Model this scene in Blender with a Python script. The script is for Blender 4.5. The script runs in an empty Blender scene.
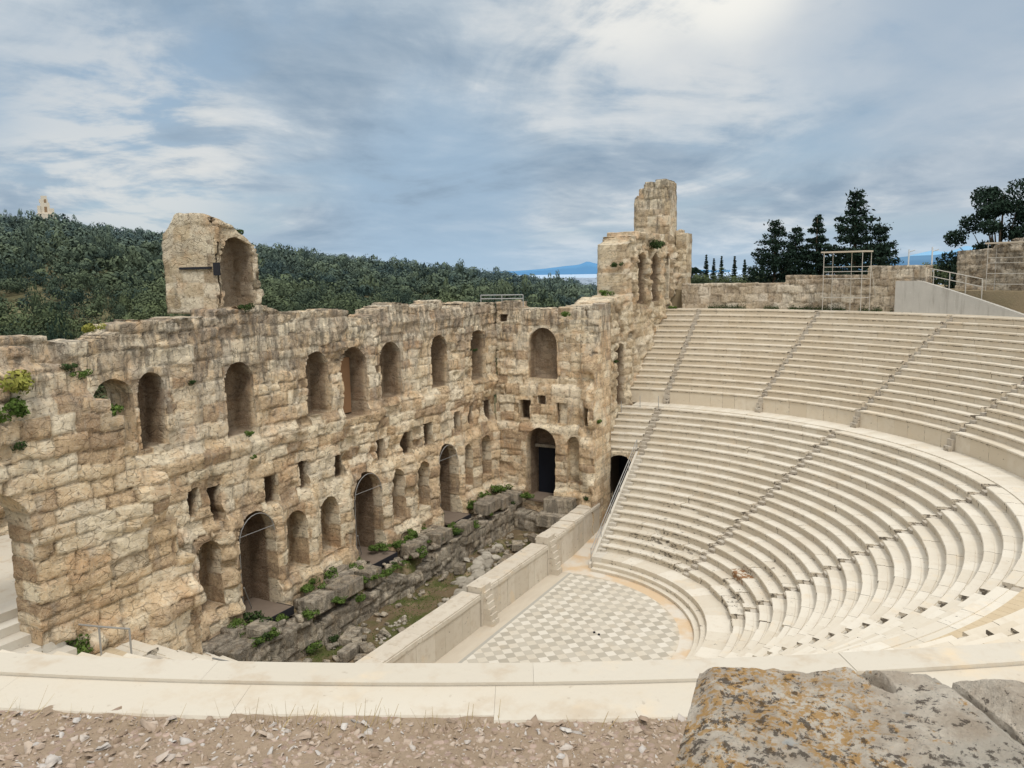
import bpy, math, random
import numpy as np
from math import radians, sin, cos, pi, sqrt, atan2
from mathutils import Vector, Matrix
random.seed(7); RNG = np.random.default_rng(7)
scene = bpy.context.scene
COL = scene.collection

# ------------------------------------------------------------------ helpers
def tag(o, label=None, cat=None, group=None, kind=None):
    if label: o['label'] = label
    if cat: o['category'] = cat
    if group: o['group'] = group
    if kind: o['kind'] = kind
    return o
def empty(name, loc, label=None, cat=None, group=None, rz=0):
    o = bpy.data.objects.new(name, None); COL.objects.link(o)
    o.location = loc; o.rotation_euler = (0, 0, rz); o.empty_display_size = .2
    return tag(o, label, cat, group)
def link(name, me, mat=None, parent=None):
    o = bpy.data.objects.new(name, me); COL.objects.link(o)
    if mat and not me.materials: me.materials.append(mat)
    if parent:
        o.parent = parent
        o.matrix_parent_inverse = (Matrix.Translation(parent.location) @ parent.rotation_euler.to_matrix().to_4x4()).inverted()
    return o
def mesh_np(name, V, F, colors=None, smooth=False):
    """V (n,3), F (m,4) or (m,3) arrays; colors (n,4) on points."""
    V = np.asarray(V, np.float32); F = np.asarray(F, np.int32)
    me = bpy.data.meshes.new(name)
    me.vertices.add(len(V)); me.vertices.foreach_set('co', V.ravel())
    k = F.shape[1]
    me.loops.add(F.size); me.loops.foreach_set('vertex_index', F.ravel())
    me.polygons.add(len(F)); me.polygons.foreach_set('loop_start', np.arange(0, F.size, k, dtype=np.int32))
    me.polygons.foreach_set('loop_total', np.full(len(F), k, np.int32))
    if smooth: me.polygons.foreach_set('use_smooth', np.ones(len(F), bool))
    if colors is not None:
        a = me.color_attributes.new('blk', 'FLOAT_COLOR', 'POINT'); a.data.foreach_set('color', np.asarray(colors, np.float32).ravel())
    me.update(calc_edges=True)
    return me
class MB:
    """small collector of polygons -> one mesh"""
    def __init__(s): s.v = []; s.f = []; s.c = []
    def add(s, vs, fs, c=(0, 0, 0, 1)):
        b = len(s.v); s.v += [tuple(p) for p in vs]; s.f += [tuple(b + i for i in f) for f in fs]; s.c += [c] * len(vs)
    def box(s, x0, x1, y0, y1, z0, z1, c=(0, 0, 0, 1), rz=0, piv=None):
        P = [(x, y, z) for z in (z0, z1) for y in (y0, y1) for x in (x0, x1)]
        if rz:
            px, py = piv or ((x0 + x1) / 2, (y0 + y1) / 2)
            P = [(px + (x - px) * cos(rz) - (y - py) * sin(rz), py + (x - px) * sin(rz) + (y - py) * cos(rz), z) for x, y, z in P]
        s.add(P, [(0, 2, 3, 1), (4, 5, 7, 6), (0, 1, 5, 4), (2, 6, 7, 3), (0, 4, 6, 2), (1, 3, 7, 5)], c)
    def tube(s, a, b, r, n=8, r2=None):
        a = Vector(a); b = Vector(b); d = (b - a).normalized(); r2 = r if r2 is None else r2
        t = d.orthogonal().normalized(); w = d.cross(t)
        P = []
        for p, q in ((a, r), (b, r2)):
            for i in range(n):
                g = 2 * pi * i / n; P.append(p + t * cos(g) * q + w * sin(g) * q)
        F = [(i, (i + 1) % n, n + (i + 1) % n, n + i) for i in range(n)] + [tuple(range(n))[::-1], tuple(range(n, 2 * n))]
        s.add(P, F)
    def build(s, name, mat=None, parent=None, smooth=False, attr=False):
        me = bpy.data.meshes.new(name); me.from_pydata(s.v, [], s.f)
        if smooth: me.polygons.foreach_set('use_smooth', np.ones(len(s.f), bool))
        if attr:
            a = me.color_attributes.new('blk', 'FLOAT_COLOR', 'POINT'); a.data.foreach_set('color', np.array(s.c, np.float32).ravel())
        me.update()
        return link(name, me, mat, parent)

# ------------------------------------------------------------------ noise
def h3(i, j, k, seed=0):
    n = (i.astype(np.int64) * 374761393 + j.astype(np.int64) * 668265263 + k.astype(np.int64) * 2147483647 + seed * 974634777) & 0xffffffff
    n = ((n ^ (n >> 13)) * 1274126177) & 0xffffffff
    n = ((n ^ (n >> 16)) * 2246822519) & 0xffffffff
    return ((n ^ (n >> 15)) & 0xffffff) / float(0xffffff)
def vnoise(x, y, z, seed=0):
    xi, yi, zi = np.floor(x), np.floor(y), np.floor(z)
    fx, fy, fz = x - xi, y - yi, z - zi
    fx = fx * fx * (3 - 2 * fx); fy = fy * fy * (3 - 2 * fy); fz = fz * fz * (3 - 2 * fz)
    r = 0
    for a in (0, 1):
        for b in (0, 1):
            for c in (0, 1):
                w = (fx if a else 1 - fx) * (fy if b else 1 - fy) * (fz if c else 1 - fz)
                r = r + w * h3(xi + a, yi + b, zi + c, seed)
    return r * 2 - 1
def fbm(x, y, z, s, octv=4, seed=0):
    r = 0; a = 1; t = 0
    for o in range(octv):
        r = r + a * vnoise(x * s, y * s, z * s, seed + o); t += a; a *= .5; s *= 2.03
    return r / t
def sstep(a, b, x):
    t = np.clip((x - a) / (b - a), 0, 1); return t * t * (3 - 2 * t)

# ------------------------------------------------------------------ materials
class NT:
    def __init__(s, nt): s.nt = nt
    def n(s, typ, inp=None, **kw):
        nd = s.nt.nodes.new(typ)
        for k, v in kw.items(): setattr(nd, k, v)
        for k, v in (inp or {}).items():
            if isinstance(v, bpy.types.NodeSocket): s.nt.links.new(v, nd.inputs[k])
            else:
                try: nd.inputs[k].default_value = v
                except Exception: nd.inputs[k].default_value = tuple(v) + (1,)
        return nd
    def math(s, op, a, b=0, clamp=False):
        return s.n('ShaderNodeMath', {0: a, 1: b}, operation=op, use_clamp=clamp).outputs[0]
    def mix(s, f, a, b, mode='MIX'):
        nd = s.nt.nodes.new('ShaderNodeMix'); nd.data_type = 'RGBA'; nd.blend_type = mode
        for k, v in ((0, f), (6, a), (7, b)):
            if isinstance(v, bpy.types.NodeSocket): s.nt.links.new(v, nd.inputs[k])
            elif k: nd.inputs[k].default_value = (tuple(v) + (1,))[:4]
            else: nd.inputs[k].default_value = v
        return nd.outputs[2]
    def noise(s, vec, scale, detail=4, rough=.55, dist=0):
        return s.n('ShaderNodeTexNoise', {'Vector': vec, 'Scale': scale, 'Detail': detail, 'Roughness': rough, 'Distortion': dist}).outputs[0]
    def ramp(s, f, stops):
        nd = s.n('ShaderNodeValToRGB', {0: f}); e = nd.color_ramp.elements
        while len(e) < len(stops): e.new(.5)
        for i, (p, c) in enumerate(stops):
            e[i].position = p; e[i].color = (c, c, c, 1) if isinstance(c, (int, float)) else tuple(c) + (1,)
        return nd.outputs[0]
    def sm(s, x, a, b):
        return s.n('ShaderNodeMapRange', {0: x, 1: a, 2: b, 3: 0., 4: 1.}, interpolation_type='SMOOTHSTEP').outputs[0]
    def mapv(s, vec, scale=(1, 1, 1), rot=(0, 0, 0), loc=(0, 0, 0)):
        return s.n('ShaderNodeMapping', {0: vec, 1: loc, 2: rot, 3: scale}).outputs[0]
def new_mat(name):
    m = bpy.data.materials.new(name); m.use_nodes = True; m.node_tree.nodes.clear(); t = NT(m.node_tree)
    b = t.n('ShaderNodeBsdfPrincipled'); o = t.n('ShaderNodeOutputMaterial', {0: b.outputs[0]})
    b.inputs['Specular IOR Level'].default_value = .1
    return m, t, b
def pos(t): return t.n('ShaderNodeNewGeometry').outputs['Position']
def setb(t, b, col, rough=.9, bump=None, strength=.5, dist=.05):
    for k, v in (('Base Color', col), ('Roughness', rough)):
        if isinstance(v, bpy.types.NodeSocket): t.nt.links.new(v, b.inputs[k])
        else: b.inputs[k].default_value = (tuple(v) + (1,)) if k == 'Base Color' else v
    if bump is not None:
        bp = t.n('ShaderNodeBump', {'Height': bump, 'Strength': strength, 'Distance': dist})
        t.nt.links.new(bp.outputs[0], b.inputs['Normal'])

def masonry_mat(name, dark=(.37, .245, .145), mid=(.74, .55, .34), light=(.90, .78, .585), orange=.55, grey=.5, greyz=(11, 19), fine=1.0):
    m, t, b = new_mat(name); P = pos(t)
    at = t.n('ShaderNodeAttribute', attribute_name='blk'); sp = t.n('ShaderNodeSeparateColor', {0: at.outputs[0]})
    R, G, B = sp.outputs
    zc = t.n('ShaderNodeSeparateXYZ', {0: P}).outputs[2]
    n1 = t.noise(P, .22 * fine, 3); n2 = t.noise(P, 1.3 * fine, 5, .6); n3 = t.noise(P, 7 * fine, 5, .65); n4 = t.noise(P, 28 * fine, 3, .6)
    f = t.math('ADD', t.math('MULTIPLY', R, .55), t.math('MULTIPLY', n2, .55))
    f = t.math('ADD', f, t.math('MULTIPLY', t.math('SUBTRACT', n3, .5), .5)); c = t.ramp(f, [(.28, dark), (.5, mid), (.74, light)])
    o = t.math('MULTIPLY', t.sm(t.noise(t.mapv(P, (1, 1, 1.4), loc=(3, 9, 1)), .5 * fine, 4, .6), .5, .68), orange)
    c = t.mix(o, c, (.62, .37, .19))
    # pale plastered / freshly broken patches
    pl = t.math('MULTIPLY', t.sm(t.noise(t.mapv(P, loc=(21, 2, 7)), .9 * fine, 5, .6), .58, .7), .55)
    c = t.mix(pl, c, (.78, .69, .54))
    # grey weathering, streaked downwards, more of it high up
    st = t.noise(t.mapv(P, (1.1, 1.1, .22)), 1.6 * fine, 5, .62)
    hz = t.math('ADD', t.math('MULTIPLY', t.sm(zc, greyz[0], greyz[1]), .16), -.02)
    g = t.math('MULTIPLY', t.sm(t.math('ADD', st, hz), .5, .68), grey)
    c = t.mix(g, c, (.31, .285, .25))
    bl = t.math('MULTIPLY', t.sm(t.math('ADD', t.noise(t.mapv(P, (1, 1, .28), loc=(5, 5, 5)), 2.6 * fine, 6, .7), hz), .585, .70), .72)
    c = t.mix(bl, c, (.085, .075, .062))
    # reddish brown recesses with their inner shade painted in, dirt in the joints
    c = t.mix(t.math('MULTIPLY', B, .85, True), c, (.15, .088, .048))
    c = t.mix(t.math('MULTIPLY', G, t.math('MULTIPLY', t.sm(n2, .2, .6), .7)), c, (.13, .09, .055))
    pit = t.math('MULTIPLY', t.sm(t.noise(t.mapv(P, (1, 1, 1.5), loc=(8, 8, 3)), 4.2 * fine, 7, .7), .545, .66), .8)
    c = t.mix(pit, c, (.15, .10, .06))
    c = t.mix(t.math('MULTIPLY', t.sm(n4, .35, .7), .35), c, (.70, .62, .50))
    wv = t.mapv(t.mix(.10, P, t.n('ShaderNodeTexNoise', {'Vector': P, 'Scale': 1.6, 'Detail': 5.}).outputs[1]), (1, 1, 1.7))
    vo = t.n('ShaderNodeTexVoronoi', {'Vector': wv, 'Scale': 2.1 * fine}, feature='DISTANCE_TO_EDGE').outputs[0]
    vcell = t.n('ShaderNodeSeparateColor', {0: t.n('ShaderNodeTexVoronoi', {'Vector': wv, 'Scale': 2.1 * fine}).outputs[1]}).outputs[0]
    rub = t.sm(t.noise(t.mapv(P, loc=(2, 5, 1)), .35, 4, .6), .38, .58)
    sh = t.math('ADD', .84, t.math('MULTIPLY', vcell, .34)); shc = t.n('ShaderNodeCombineColor', {0: sh, 1: sh, 2: t.math('MULTIPLY', sh, .97)}).outputs[0]
    c = t.mix(t.math('MULTIPLY', rub, .75), c, t.mix(1., c, shc, 'MULTIPLY'))
    cr = t.math('MULTIPLY', t.math('SUBTRACT', 1, t.sm(vo, .006, .055)), t.sm(t.noise(P, 3.1, 4), .38, .6))
    c = t.mix(t.math('MULTIPLY', cr, t.math('MULTIPLY', rub, .32)), c, (.17, .115, .07))
    n3 = t.math('SUBTRACT', n3, t.math('MULTIPLY', cr, .35))
    h = t.math('ADD', t.math('MULTIPLY', n3, 1.), t.math('MULTIPLY', n4, .35)); h = t.math('SUBTRACT', h, t.math('MULTIPLY', cr, .3))
    setb(t, b, c, .95, h, .9, .09 / fine)
    return m
M = {}
M['wall'] = masonry_mat('weathered_limestone')
M['wall_near'] = masonry_mat('near_limestone', grey=.45, greyz=(15, 20), orange=.65, fine=1.25)
M['wall_pale'] = masonry_mat('pale_limestone', dark=(.38, .28, .17), mid=(.60, .48, .32), light=(.76, .66, .50), grey=.3, greyz=(22, 30))
M['wall_grey'] = masonry_mat('grey_foundation_stone', dark=(.17, .135, .09), mid=(.35, .285, .205), light=(.52, .445, .34), orange=.2, grey=.5, greyz=(-9, -1))
M['wall_top'] = masonry_mat('terrace_wall_stone', dark=(.32, .25, .17), mid=(.52, .43, .32), light=(.72, .64, .52), orange=.25, grey=.35, greyz=(15, 24))

def marble_mat(name, a=(.72, .675, .585), bcol=(.59, .53, .43), riser=(.60, .53, .42), streak=1.0):
    m, t, b = new_mat(name); P = pos(t)
    at = t.n('ShaderNodeAttribute', attribute_name='blk'); sp = t.n('ShaderNodeSeparateColor', {0: at.outputs[0]})
    R, G, B = sp.outputs
    n1 = t.noise(P, .35, 4); n2 = t.noise(P, 2.2, 5, .62); n3 = t.noise(P, 11, 4, .6)
    c = t.mix(t.math('ADD', t.math('MULTIPLY', R, .7), t.math('MULTIPLY', n1, .4), True), a, bcol)
    c = t.mix(t.math('MULTIPLY', t.sm(n2, .5, .72), .35 * streak), c, (.50, .42, .32))
    c = t.mix(t.math('MULTIPLY', t.sm(t.noise(t.mapv(P, loc=(7, 3, 1)), .8, 5, .6), .56, .7), .3 * streak), c, (.70, .56, .38))
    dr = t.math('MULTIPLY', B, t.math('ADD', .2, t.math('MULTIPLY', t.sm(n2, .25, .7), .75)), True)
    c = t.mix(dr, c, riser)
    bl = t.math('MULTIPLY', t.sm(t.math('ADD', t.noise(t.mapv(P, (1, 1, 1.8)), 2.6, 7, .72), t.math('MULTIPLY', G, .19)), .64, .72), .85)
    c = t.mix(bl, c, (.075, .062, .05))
    c = t.mix(t.math('MULTIPLY', t.math('SUBTRACT', 1, at.outputs['Alpha']), t.sm(t.noise(P, 2.4, 6, .7), .47, .53)), c, (.27, .15, .075))
    sp2 = t.math('MULTIPLY', t.sm(n3, .64, .78), .4)
    c = t.mix(sp2, c, (.26, .2, .14))
    setb(t, b, c, .75, t.math('ADD', n3, t.math('MULTIPLY', n2, .8)), .35, .02)
    return m
M['marble'] = marble_mat('seating_marble')
M['marble_up'] = marble_mat('upper_seating_marble', a=(.71, .655, .555), bcol=(.58, .505, .39), riser=(.60, .52, .40))
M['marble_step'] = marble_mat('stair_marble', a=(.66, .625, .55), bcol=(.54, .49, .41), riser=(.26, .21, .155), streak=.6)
M['kerb'] = marble_mat('parapet_marble', a=(.63, .585, .50), bcol=(.52, .465, .375), streak=2.8)
M['stage_marble'] = marble_mat('stage_wall_marble', a=(.70, .645, .55), bcol=(.55, .49, .40), riser=(.42, .36, .28), streak=1.7)

def plain(name, col, rough=.6, metal=0., nz=.15, scale=6):
    m, t, b = new_mat(name); P = pos(t)
    n = t.noise(P, scale, 4); c = t.mix(t.math('MULTIPLY', n, nz * 2), col, tuple(x * .55 for x in col))
    setb(t, b, c, rough); b.inputs['Metallic'].default_value = metal
    return m
M['steel'] = plain('galvanised_steel', (.42, .42, .41), .5, .4)
M['scaffold'] = plain('scaffold_tube', (.55, .52, .46), .6, .2)
M['deck'] = plain('timber_deck', (.23, .18, .14), .8, 0, .3, 3)
M['blackedge'] = plain('deck_fascia', (.03, .03, .035), .6)
M['darkpanel'] = plain('dark_panel', (.012, .014, .02), .5)
M['tan_door'] = plain('plaster_panel', (.33, .22, .13), .9, 0, .4, 1.2)
M['concrete'] = plain('ramp_concrete', (.46, .445, .41), .9, 0, .25, 2.5)
M['tunnel'] = plain('sooty_stone', (.10, .08, .06), .95)  # tunnel lining painted near black for the shade inside
m, t, b_ = new_mat('streaked_concrete'); P_ = pos(t)
c = t.mix(t.noise(P_, .9, 5), (.52, .50, .455), (.40, .385, .35)); c = t.mix(t.math('MULTIPLY', t.sm(t.noise(t.mapv(P_, (1, 1, .12)), 2.4, 6, .65), .5, .68), .55), c, (.27, .25, .215)); c = t.mix(t.math('MULTIPLY', t.sm(t.noise(P_, 7, 5, .7), .58, .7), .4), c, (.62, .60, .55))
setb(t, b_, c, .9, t.noise(P_, 9, 5), .4, .03); M['concrete'] = m
M['bark'] = plain('bark', (.10, .075, .05), .95)
M['plank'] = plain('scaffold_plank', (.55, .48, .38), .85)
def leaf(name, a, b2, scale=.6, haze=0):
    m, t, b = new_mat(name); P = pos(t)
    r = t.n('ShaderNodeAttribute', attribute_name='blk').outputs[0]
    c = t.mix(t.math('ADD', t.math('MULTIPLY', t.n('ShaderNodeSeparateColor', {0: r}).outputs[0], .8), t.math('MULTIPLY', t.noise(P, scale, 3), .3), True), a, b2)
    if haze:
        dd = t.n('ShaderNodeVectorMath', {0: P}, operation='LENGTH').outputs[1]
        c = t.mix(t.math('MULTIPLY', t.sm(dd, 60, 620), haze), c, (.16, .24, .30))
    setb(t, b, c, .8)
    return m
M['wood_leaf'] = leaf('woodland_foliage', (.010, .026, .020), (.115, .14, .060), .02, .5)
M['pine_leaf'] = leaf('conifer_foliage', (.008, .020, .015), (.032, .056, .036))
M['weed'] = leaf('weed_foliage', (.035, .075, .015), (.13, .19, .045), 3)
M['weed_yellow'] = leaf('yellowing_foliage', (.12, .15, .03), (.35, .33, .08), 3)
M['weed_dark'] = leaf('dark_weed_foliage', (.015, .035, .012), (.06, .09, .03), 3)
M['drygrass'] = leaf('dry_grass', (.28, .19, .09), (.52, .42, .22), 5)

# ------------------------------------------------------------------ masonry sheets
def block_relief(s, z, seed, ch=.55, bl=1.25, gap=.045):
    s = s + .10 * vnoise(s * .8, z * .8, z * 0, seed + 15) + .04 * vnoise(s * 3, z * 3, z * 0, seed + 16)
    """courses of blocks on the (s, z) plane -> displacement, rand, joint"""
    zz = z + .14 * vnoise(s * .3, z * .25, z * 0, seed + 5) + .09 * vnoise(s * 1.2, z * .9, z * 0, seed + 6) + .035 * vnoise(s * 4, z * 4, z * 0, seed + 7)
    hs = np.random.default_rng(seed).uniform(.72, 1.35, 200) * ch; ed = np.concatenate([[-6], -6 + np.cumsum(hs)])
    ci = np.clip(np.searchsorted(ed, zz) - 1, 0, 199); zl = zz - ed[ci]; zh = ed[ci + 1] - zz
    L = bl * (.75 + .6 * h3(ci, ci * 0, ci * 0, seed + 1))
    ss = s + .06 * vnoise(s * .9, z * 1.4, z * 0, seed + 8)
    tt = ss / L + 7.3 * h3(ci, ci * 0 + 3, ci * 0, seed + 2); bi = np.floor(tt)
    e0 = bi + .3 * (h3(bi, ci, bi * 0, seed + 3) - .5); e1 = bi + 1 + .3 * (h3(bi + 1, ci, bi * 0, seed + 3) - .5)
    lo = tt < e0; hi = tt >= e1
    bi = bi - lo + hi
    e0 = bi + .3 * (h3(bi, ci, bi * 0, seed + 3) - .5); e1 = bi + 1 + .3 * (h3(bi + 1, ci, bi * 0, seed + 3) - .5)
    d = np.minimum(np.minimum(tt - e0, e1 - tt) * L, np.minimum(zl, zh))
    joint = 1 - sstep(gap * .35, gap * 1.3, d)
    rnd = h3(bi, ci, bi * 0 + 7, seed + 4)
    r2 = h3(bi, ci, bi * 0 + 9, seed + 11)
    return rnd, r2, joint, d
def masonry(root, wallname, mat, face, posn, s0, s1, z0, z1, cell=.11, thick=2.4, dcell=.22, openings=(), top=None, solid=None, seed=1,
            relief=1.0, erode=1.0, curve=None, ch=.55, bl=1.25, back=True, base=None, greyish=0., inner_mat=None, warp=None):
    """A wall built of real relief. face '+y' / '+x' / '-y' / 'c' (inside of a ring, s = degrees*r). openings: dict(kind, name, c, w, zb, zt, depth|None)."""
    sg = -1 if face == '+y' else 1
    if sg < 0: u0, u1 = -s1, -s0
    else: u0, u1 = s0, s1
    ni = max(2, int(round((u1 - u0) / cell))); nj = max(2, int(round((z1 - z0) / cell))); cu = (u1 - u0) / ni; cz = (z1 - z0) / nj
    KT = max(1, int(round(thick / dcell))); dc = thick / KT
    gu, gz = np.meshgrid(u0 + cu * np.arange(ni + 1), z0 + cz * np.arange(nj + 1), indexing='ij')
    cuu, czz = np.meshgrid(u0 + cu * (np.arange(ni) + .5), z0 + cz * (np.arange(nj) + .5), indexing='ij')
    K = np.zeros((ni, nj), int); OP = np.full((ni, nj), -1)
    def sdf(o, u, z):
        c = o['c'] * sg; w = o['w'] / 2
        wob = .035 * erode * vnoise(u * 2.3, z * 2.3, z * 0, seed + 31) * o.get('rough', 1)
        if o['kind'] == 'arch':
            zs = o['zt'] - w
            a = np.maximum(np.abs(u - c) - w, np.maximum(o['zb'] - z, z - zs))
            r = np.where(z > zs, np.sqrt((u - c) ** 2 + (z - zs) ** 2) - w, a)
            return np.where(z > zs, r, np.maximum(np.abs(u - c) - w, o['zb'] - z)) + wob
        return np.maximum(np.abs(u - c) - w, np.maximum(o['zb'] - z, z - o['zt'])) + wob
    for m, o in enumerate(openings):
        ins = sdf(o, cuu, czz) < 0
        K[ins] = KT if o.get('depth') is None else min(KT, max(1, int(round(o['depth'] / dc)))); OP[ins] = m
    if top is not None:
        tc = top(cuu * sg); v = czz > tc; K[v] = KT; OP[v] = -1
    if solid is not None:
        v = ~solid(cuu * sg, czz); K[v] = KT; OP[v] = -1
    # snap boundary vertices on to the opening outlines
    Kp = np.full((ni + 2, nj + 2), KT); Kp[1:-1, 1:-1] = K
    q = [Kp[:-1, :-1], Kp[1:, :-1], Kp[:-1, 1:], Kp[1:, 1:]]; bd = (np.maximum.reduce(q) != np.minimum.reduce(q))
    for o in openings:
        e = 1e-3; d = sdf(o, gu, gz); gx = (sdf(o, gu + e, gz) - d) / e; gy = (sdf(o, gu, gz + e) - d) / e
        L = np.maximum(1e-6, np.sqrt(gx * gx + gy * gy)); mv = bd & (np.abs(d) < .8 * cell)
        gu = np.where(mv, gu - d * gx / L, gu); gz = np.where(mv, gz - d * gy / L, gz)
    if top is not None:
        tt = top(gu * sg); mv = bd & (np.abs(gz - tt) < .8 * cell); gz = np.where(mv, tt, gz)
    nv = nj + 1
    def vid(i, j, k): return (i * nv + j) * (KT + 1) + k
    FS = []; FO = []
    I, J = np.nonzero(K < KT); k = K[I, J]
    FS.append(np.stack([vid(I, J, k), vid(I + 1, J, k), vid(I + 1, J + 1, k), vid(I, J + 1, k)], 1)); FO.append(OP[I, J])
    if back:
        kk = np.full_like(I, KT); FS.append(np.stack([vid(I, J, kk), vid(I, J + 1, kk), vid(I + 1, J + 1, kk), vid(I + 1, J, kk)], 1)); FO.append(np.full_like(I, -1))
    OPp = np.full((ni + 2, nj + 2), -1); OPp[1:-1, 1:-1] = OP
    for ax in (0, 1):
        if ax == 0: A, Bk, OA, OB = Kp[:-1, 1:-1], Kp[1:, 1:-1], OPp[:-1, 1:-1], OPp[1:, 1:-1]
        else: A, Bk, OA, OB = Kp[1:-1, :-1], Kp[1:-1, 1:], OPp[1:-1, :-1], OPp[1:-1, 1:]
        for k in range(KT):
            m1 = (A <= k) & (Bk > k); m2 = (Bk <= k) & (A > k)
            for mm, fl in ((m1, 0), (m2, 1)):
                I, J = np.nonzero(mm)
                if not len(I): continue
                if ax == 0: qd = [vid(I, J, k), vid(I, J, k + 1), vid(I, J + 1, k + 1), vid(I, J + 1, k)]
                else: qd = [vid(I, J, k), vid(I + 1, J, k), vid(I + 1, J, k + 1), vid(I, J, k + 1)]
                if fl: qd = qd[::-1]
                FS.append(np.stack(qd, 1)); FO.append(np.where(Bk[mm] > k, OB[mm], -1) if not fl else np.where(A[mm] > k, OA[mm], -1))
    F = np.concatenate(FS); FO = np.concatenate(FO)
    used, inv = np.unique(F, return_inverse=True); F = inv.reshape(F.shape)
    kk = used % (KT + 1); ij = used // (KT + 1); jj = ij % nv; ii = ij // nv
    u = gu[ii, jj]; z = gz[ii, jj]; d = kk * dc
    P = np.stack([u, d, z], 1)
    e1 = P[F[:, 2]] - P[F[:, 0]]; e2 = P[F[:, 3]] - P[F[:, 1]]; fn = np.cross(e1, e2)
    N = np.zeros_like(P)
    for c in range(4): np.add.at(N, F[:, c], fn)
    N /= np.maximum(1e-9, np.linalg.norm(N, axis=1))[:, None]
    s = np.where(np.abs(N[:, 0]) > .75, d + 31.7, u)
    rnd, r2, joint, dd = block_relief(s, z, seed, ch, bl)
    er = fbm(u, d, z, .55, 4, seed + 20); er2 = fbm(u, d, z, 2.6, 3, seed + 25)
    rough_zone = sstep(-.15, .45, fbm(u, d, z, .16, 2, seed + 40) + .0)      # where the ashlar has decayed to rubble
    disp = (r2 - .5) * .13 * relief * (1 + rough_zone) - joint * (.07 + .05 * rough_zone)
    joint = joint * (.3 + .7 * h3(np.floor(rnd * 997), np.floor(r2 * 991), rnd * 0, 5))
    disp += er * .11 * erode * (.5 + rough_zone) + er2 * .10 * erode * (.6 + .8 * rough_zone)
    disp -= .32 * (r2 > .93) * sstep(0, .12, dd) * relief * (.4 + rough_zone)
    if base is not None:
        disp += base(u * sg, z, d) * (kk == 0)
    cav = sstep(.22, .48, fbm(s + 3.3, z * 1.25, z * 0 + seed, 1.15, 4, seed + 60)) * (.35 + .65 * rough_zone)
    disp -= cav * .20 * erode
    jamb = (kk > 0) & (kk < KT)
    disp = np.where(kk > 0, er * .09 * erode + er2 * .04 * erode - joint * .035 + (r2 - .5) * .04, disp)
    Nd = np.where((kk == 0)[:, None], np.array([0, -1., 0])[None, :], N)
    P = P + Nd * disp[:, None]
    if warp: P = warp(P)
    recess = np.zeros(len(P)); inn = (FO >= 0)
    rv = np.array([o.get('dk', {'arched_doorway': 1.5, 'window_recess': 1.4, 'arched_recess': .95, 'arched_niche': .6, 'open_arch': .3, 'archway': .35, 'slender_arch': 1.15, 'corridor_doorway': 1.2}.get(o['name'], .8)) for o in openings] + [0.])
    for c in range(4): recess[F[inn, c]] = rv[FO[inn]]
    recess *= sstep(.05, .5, P[:, 1])  # painted recess shade grows with depth
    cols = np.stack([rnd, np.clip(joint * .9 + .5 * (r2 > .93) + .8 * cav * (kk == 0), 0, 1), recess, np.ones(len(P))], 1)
    u, d, z = P.T
    if face == '+y': W = np.stack([-u, posn - d, z], 1)
    elif face == '+x': W = np.stack([posn - d, u, z], 1)
    elif face == 'c':
        r = posn + d; th = u / posn; W = np.stack([-r * np.cos(th), r * np.sin(th), z], 1)
    out = {}
    for m in [-1] + list(range(len(openings))):
        sel = F[FO == m]
        if not len(sel): continue
        uu, iv = np.unique(sel, return_inverse=True)
        nm = wallname if m < 0 else openings[m]['name']
        me = mesh_np(nm, W[uu], iv.reshape(sel.shape), cols[uu], smooth=True)
        o = link(nm, me, mat if m < 0 or not inner_mat else inner_mat, root)
        out[m] = o
    return out

def steps_profile(pts, jag=.12, seed=3, w=.55):
    xs = [p[0] for p in pts]; zs = [p[1] for p in pts]
    def f(s):
        q = np.floor(s / w + .5 * h3(np.floor(s / 2.7), s * 0, s * 0, seed))
        b = np.interp(s * .35 + .65 * (q + .5) * w, xs, zs)
        return b + jag * (h3(q, q * 0, q * 0, seed) - .5) * 2 + .05 * vnoise(s * 3, s * 0, s * 0, seed)
    return f

# ------------------------------------------------------------------ 1. the stage facade
stage = empty('stage_facade', (0, -11.5, 0), 'long three storey ruined stage wall with rows of arched recesses, facing the seating', 'ruin')
OPS = []
def arch(c, w, zb, zt, depth, name='arched_recess', **k): OPS.append(dict(kind='arch', c=c, w=w, zb=zb, zt=zt, depth=depth, name=name, **k))
def rect(c, w, zb, zt, depth, name='window_recess', **k): OPS.append(dict(kind='rect', c=c, w=w, zb=zb, zt=zt, depth=depth, name=name, **k))
arch(17.45, 2.1, 13.3, 16.4, None, 'open_arch')
arch(15.45, 1.45, 12.9, 16.5, 1.5)
for c, w, zb in ((10.0, 2.0, 12.5), (3.9, 2.0, 12.6), (.5, 2.5, 11.9), (-3.4, 2.3, 12.6), (-9.4, 2.2, 12.5), (-15.1, 2.2, 12.4)): arch(c, w, zb, 16.4, 1.5)
for c, w in ((9.85, 2.7), (.15, 2.9), (-9.5, 2.7)): arch(c, w, 2.35, 8.25, 1.75, 'arched_doorway')
for c, w, zb, zt in ((13.1, 1.45, 4., 7.6), (6.8, 1.7, 3.95, 7.5), (3.9, 1.7, 4.1, 7.6), (-3.2, 1.5, 4.1, 7.7), (-6.25, 1.5, 4.15, 7.6), (-12.4, 1.4, 4.2, 7.7), (-15.3, 1.6, 4.4, 7.85)):
    arch(c, w, zb, zt, .9, 'arched_niche')
for c, w, zb, zt in ((8.35, 1.05, 8.3, 9.9), (5.65, .9, 8.5, 10.1), (2.45, 1.1, 8.4, 9.9), (-1.65, .9, 8.5, 10.1), (-4.8, 1.15, 8.4, 10.0), (-7.35, 1.1, 8.5, 10.2),
                     (-11.3, .9, 8.8, 10.4), (-13.5, .75, 9.0, 10.5), (-16.6, 1.1, 8.8, 10.5)):
    rect(c, w, zb, zt, 1.1)
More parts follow.
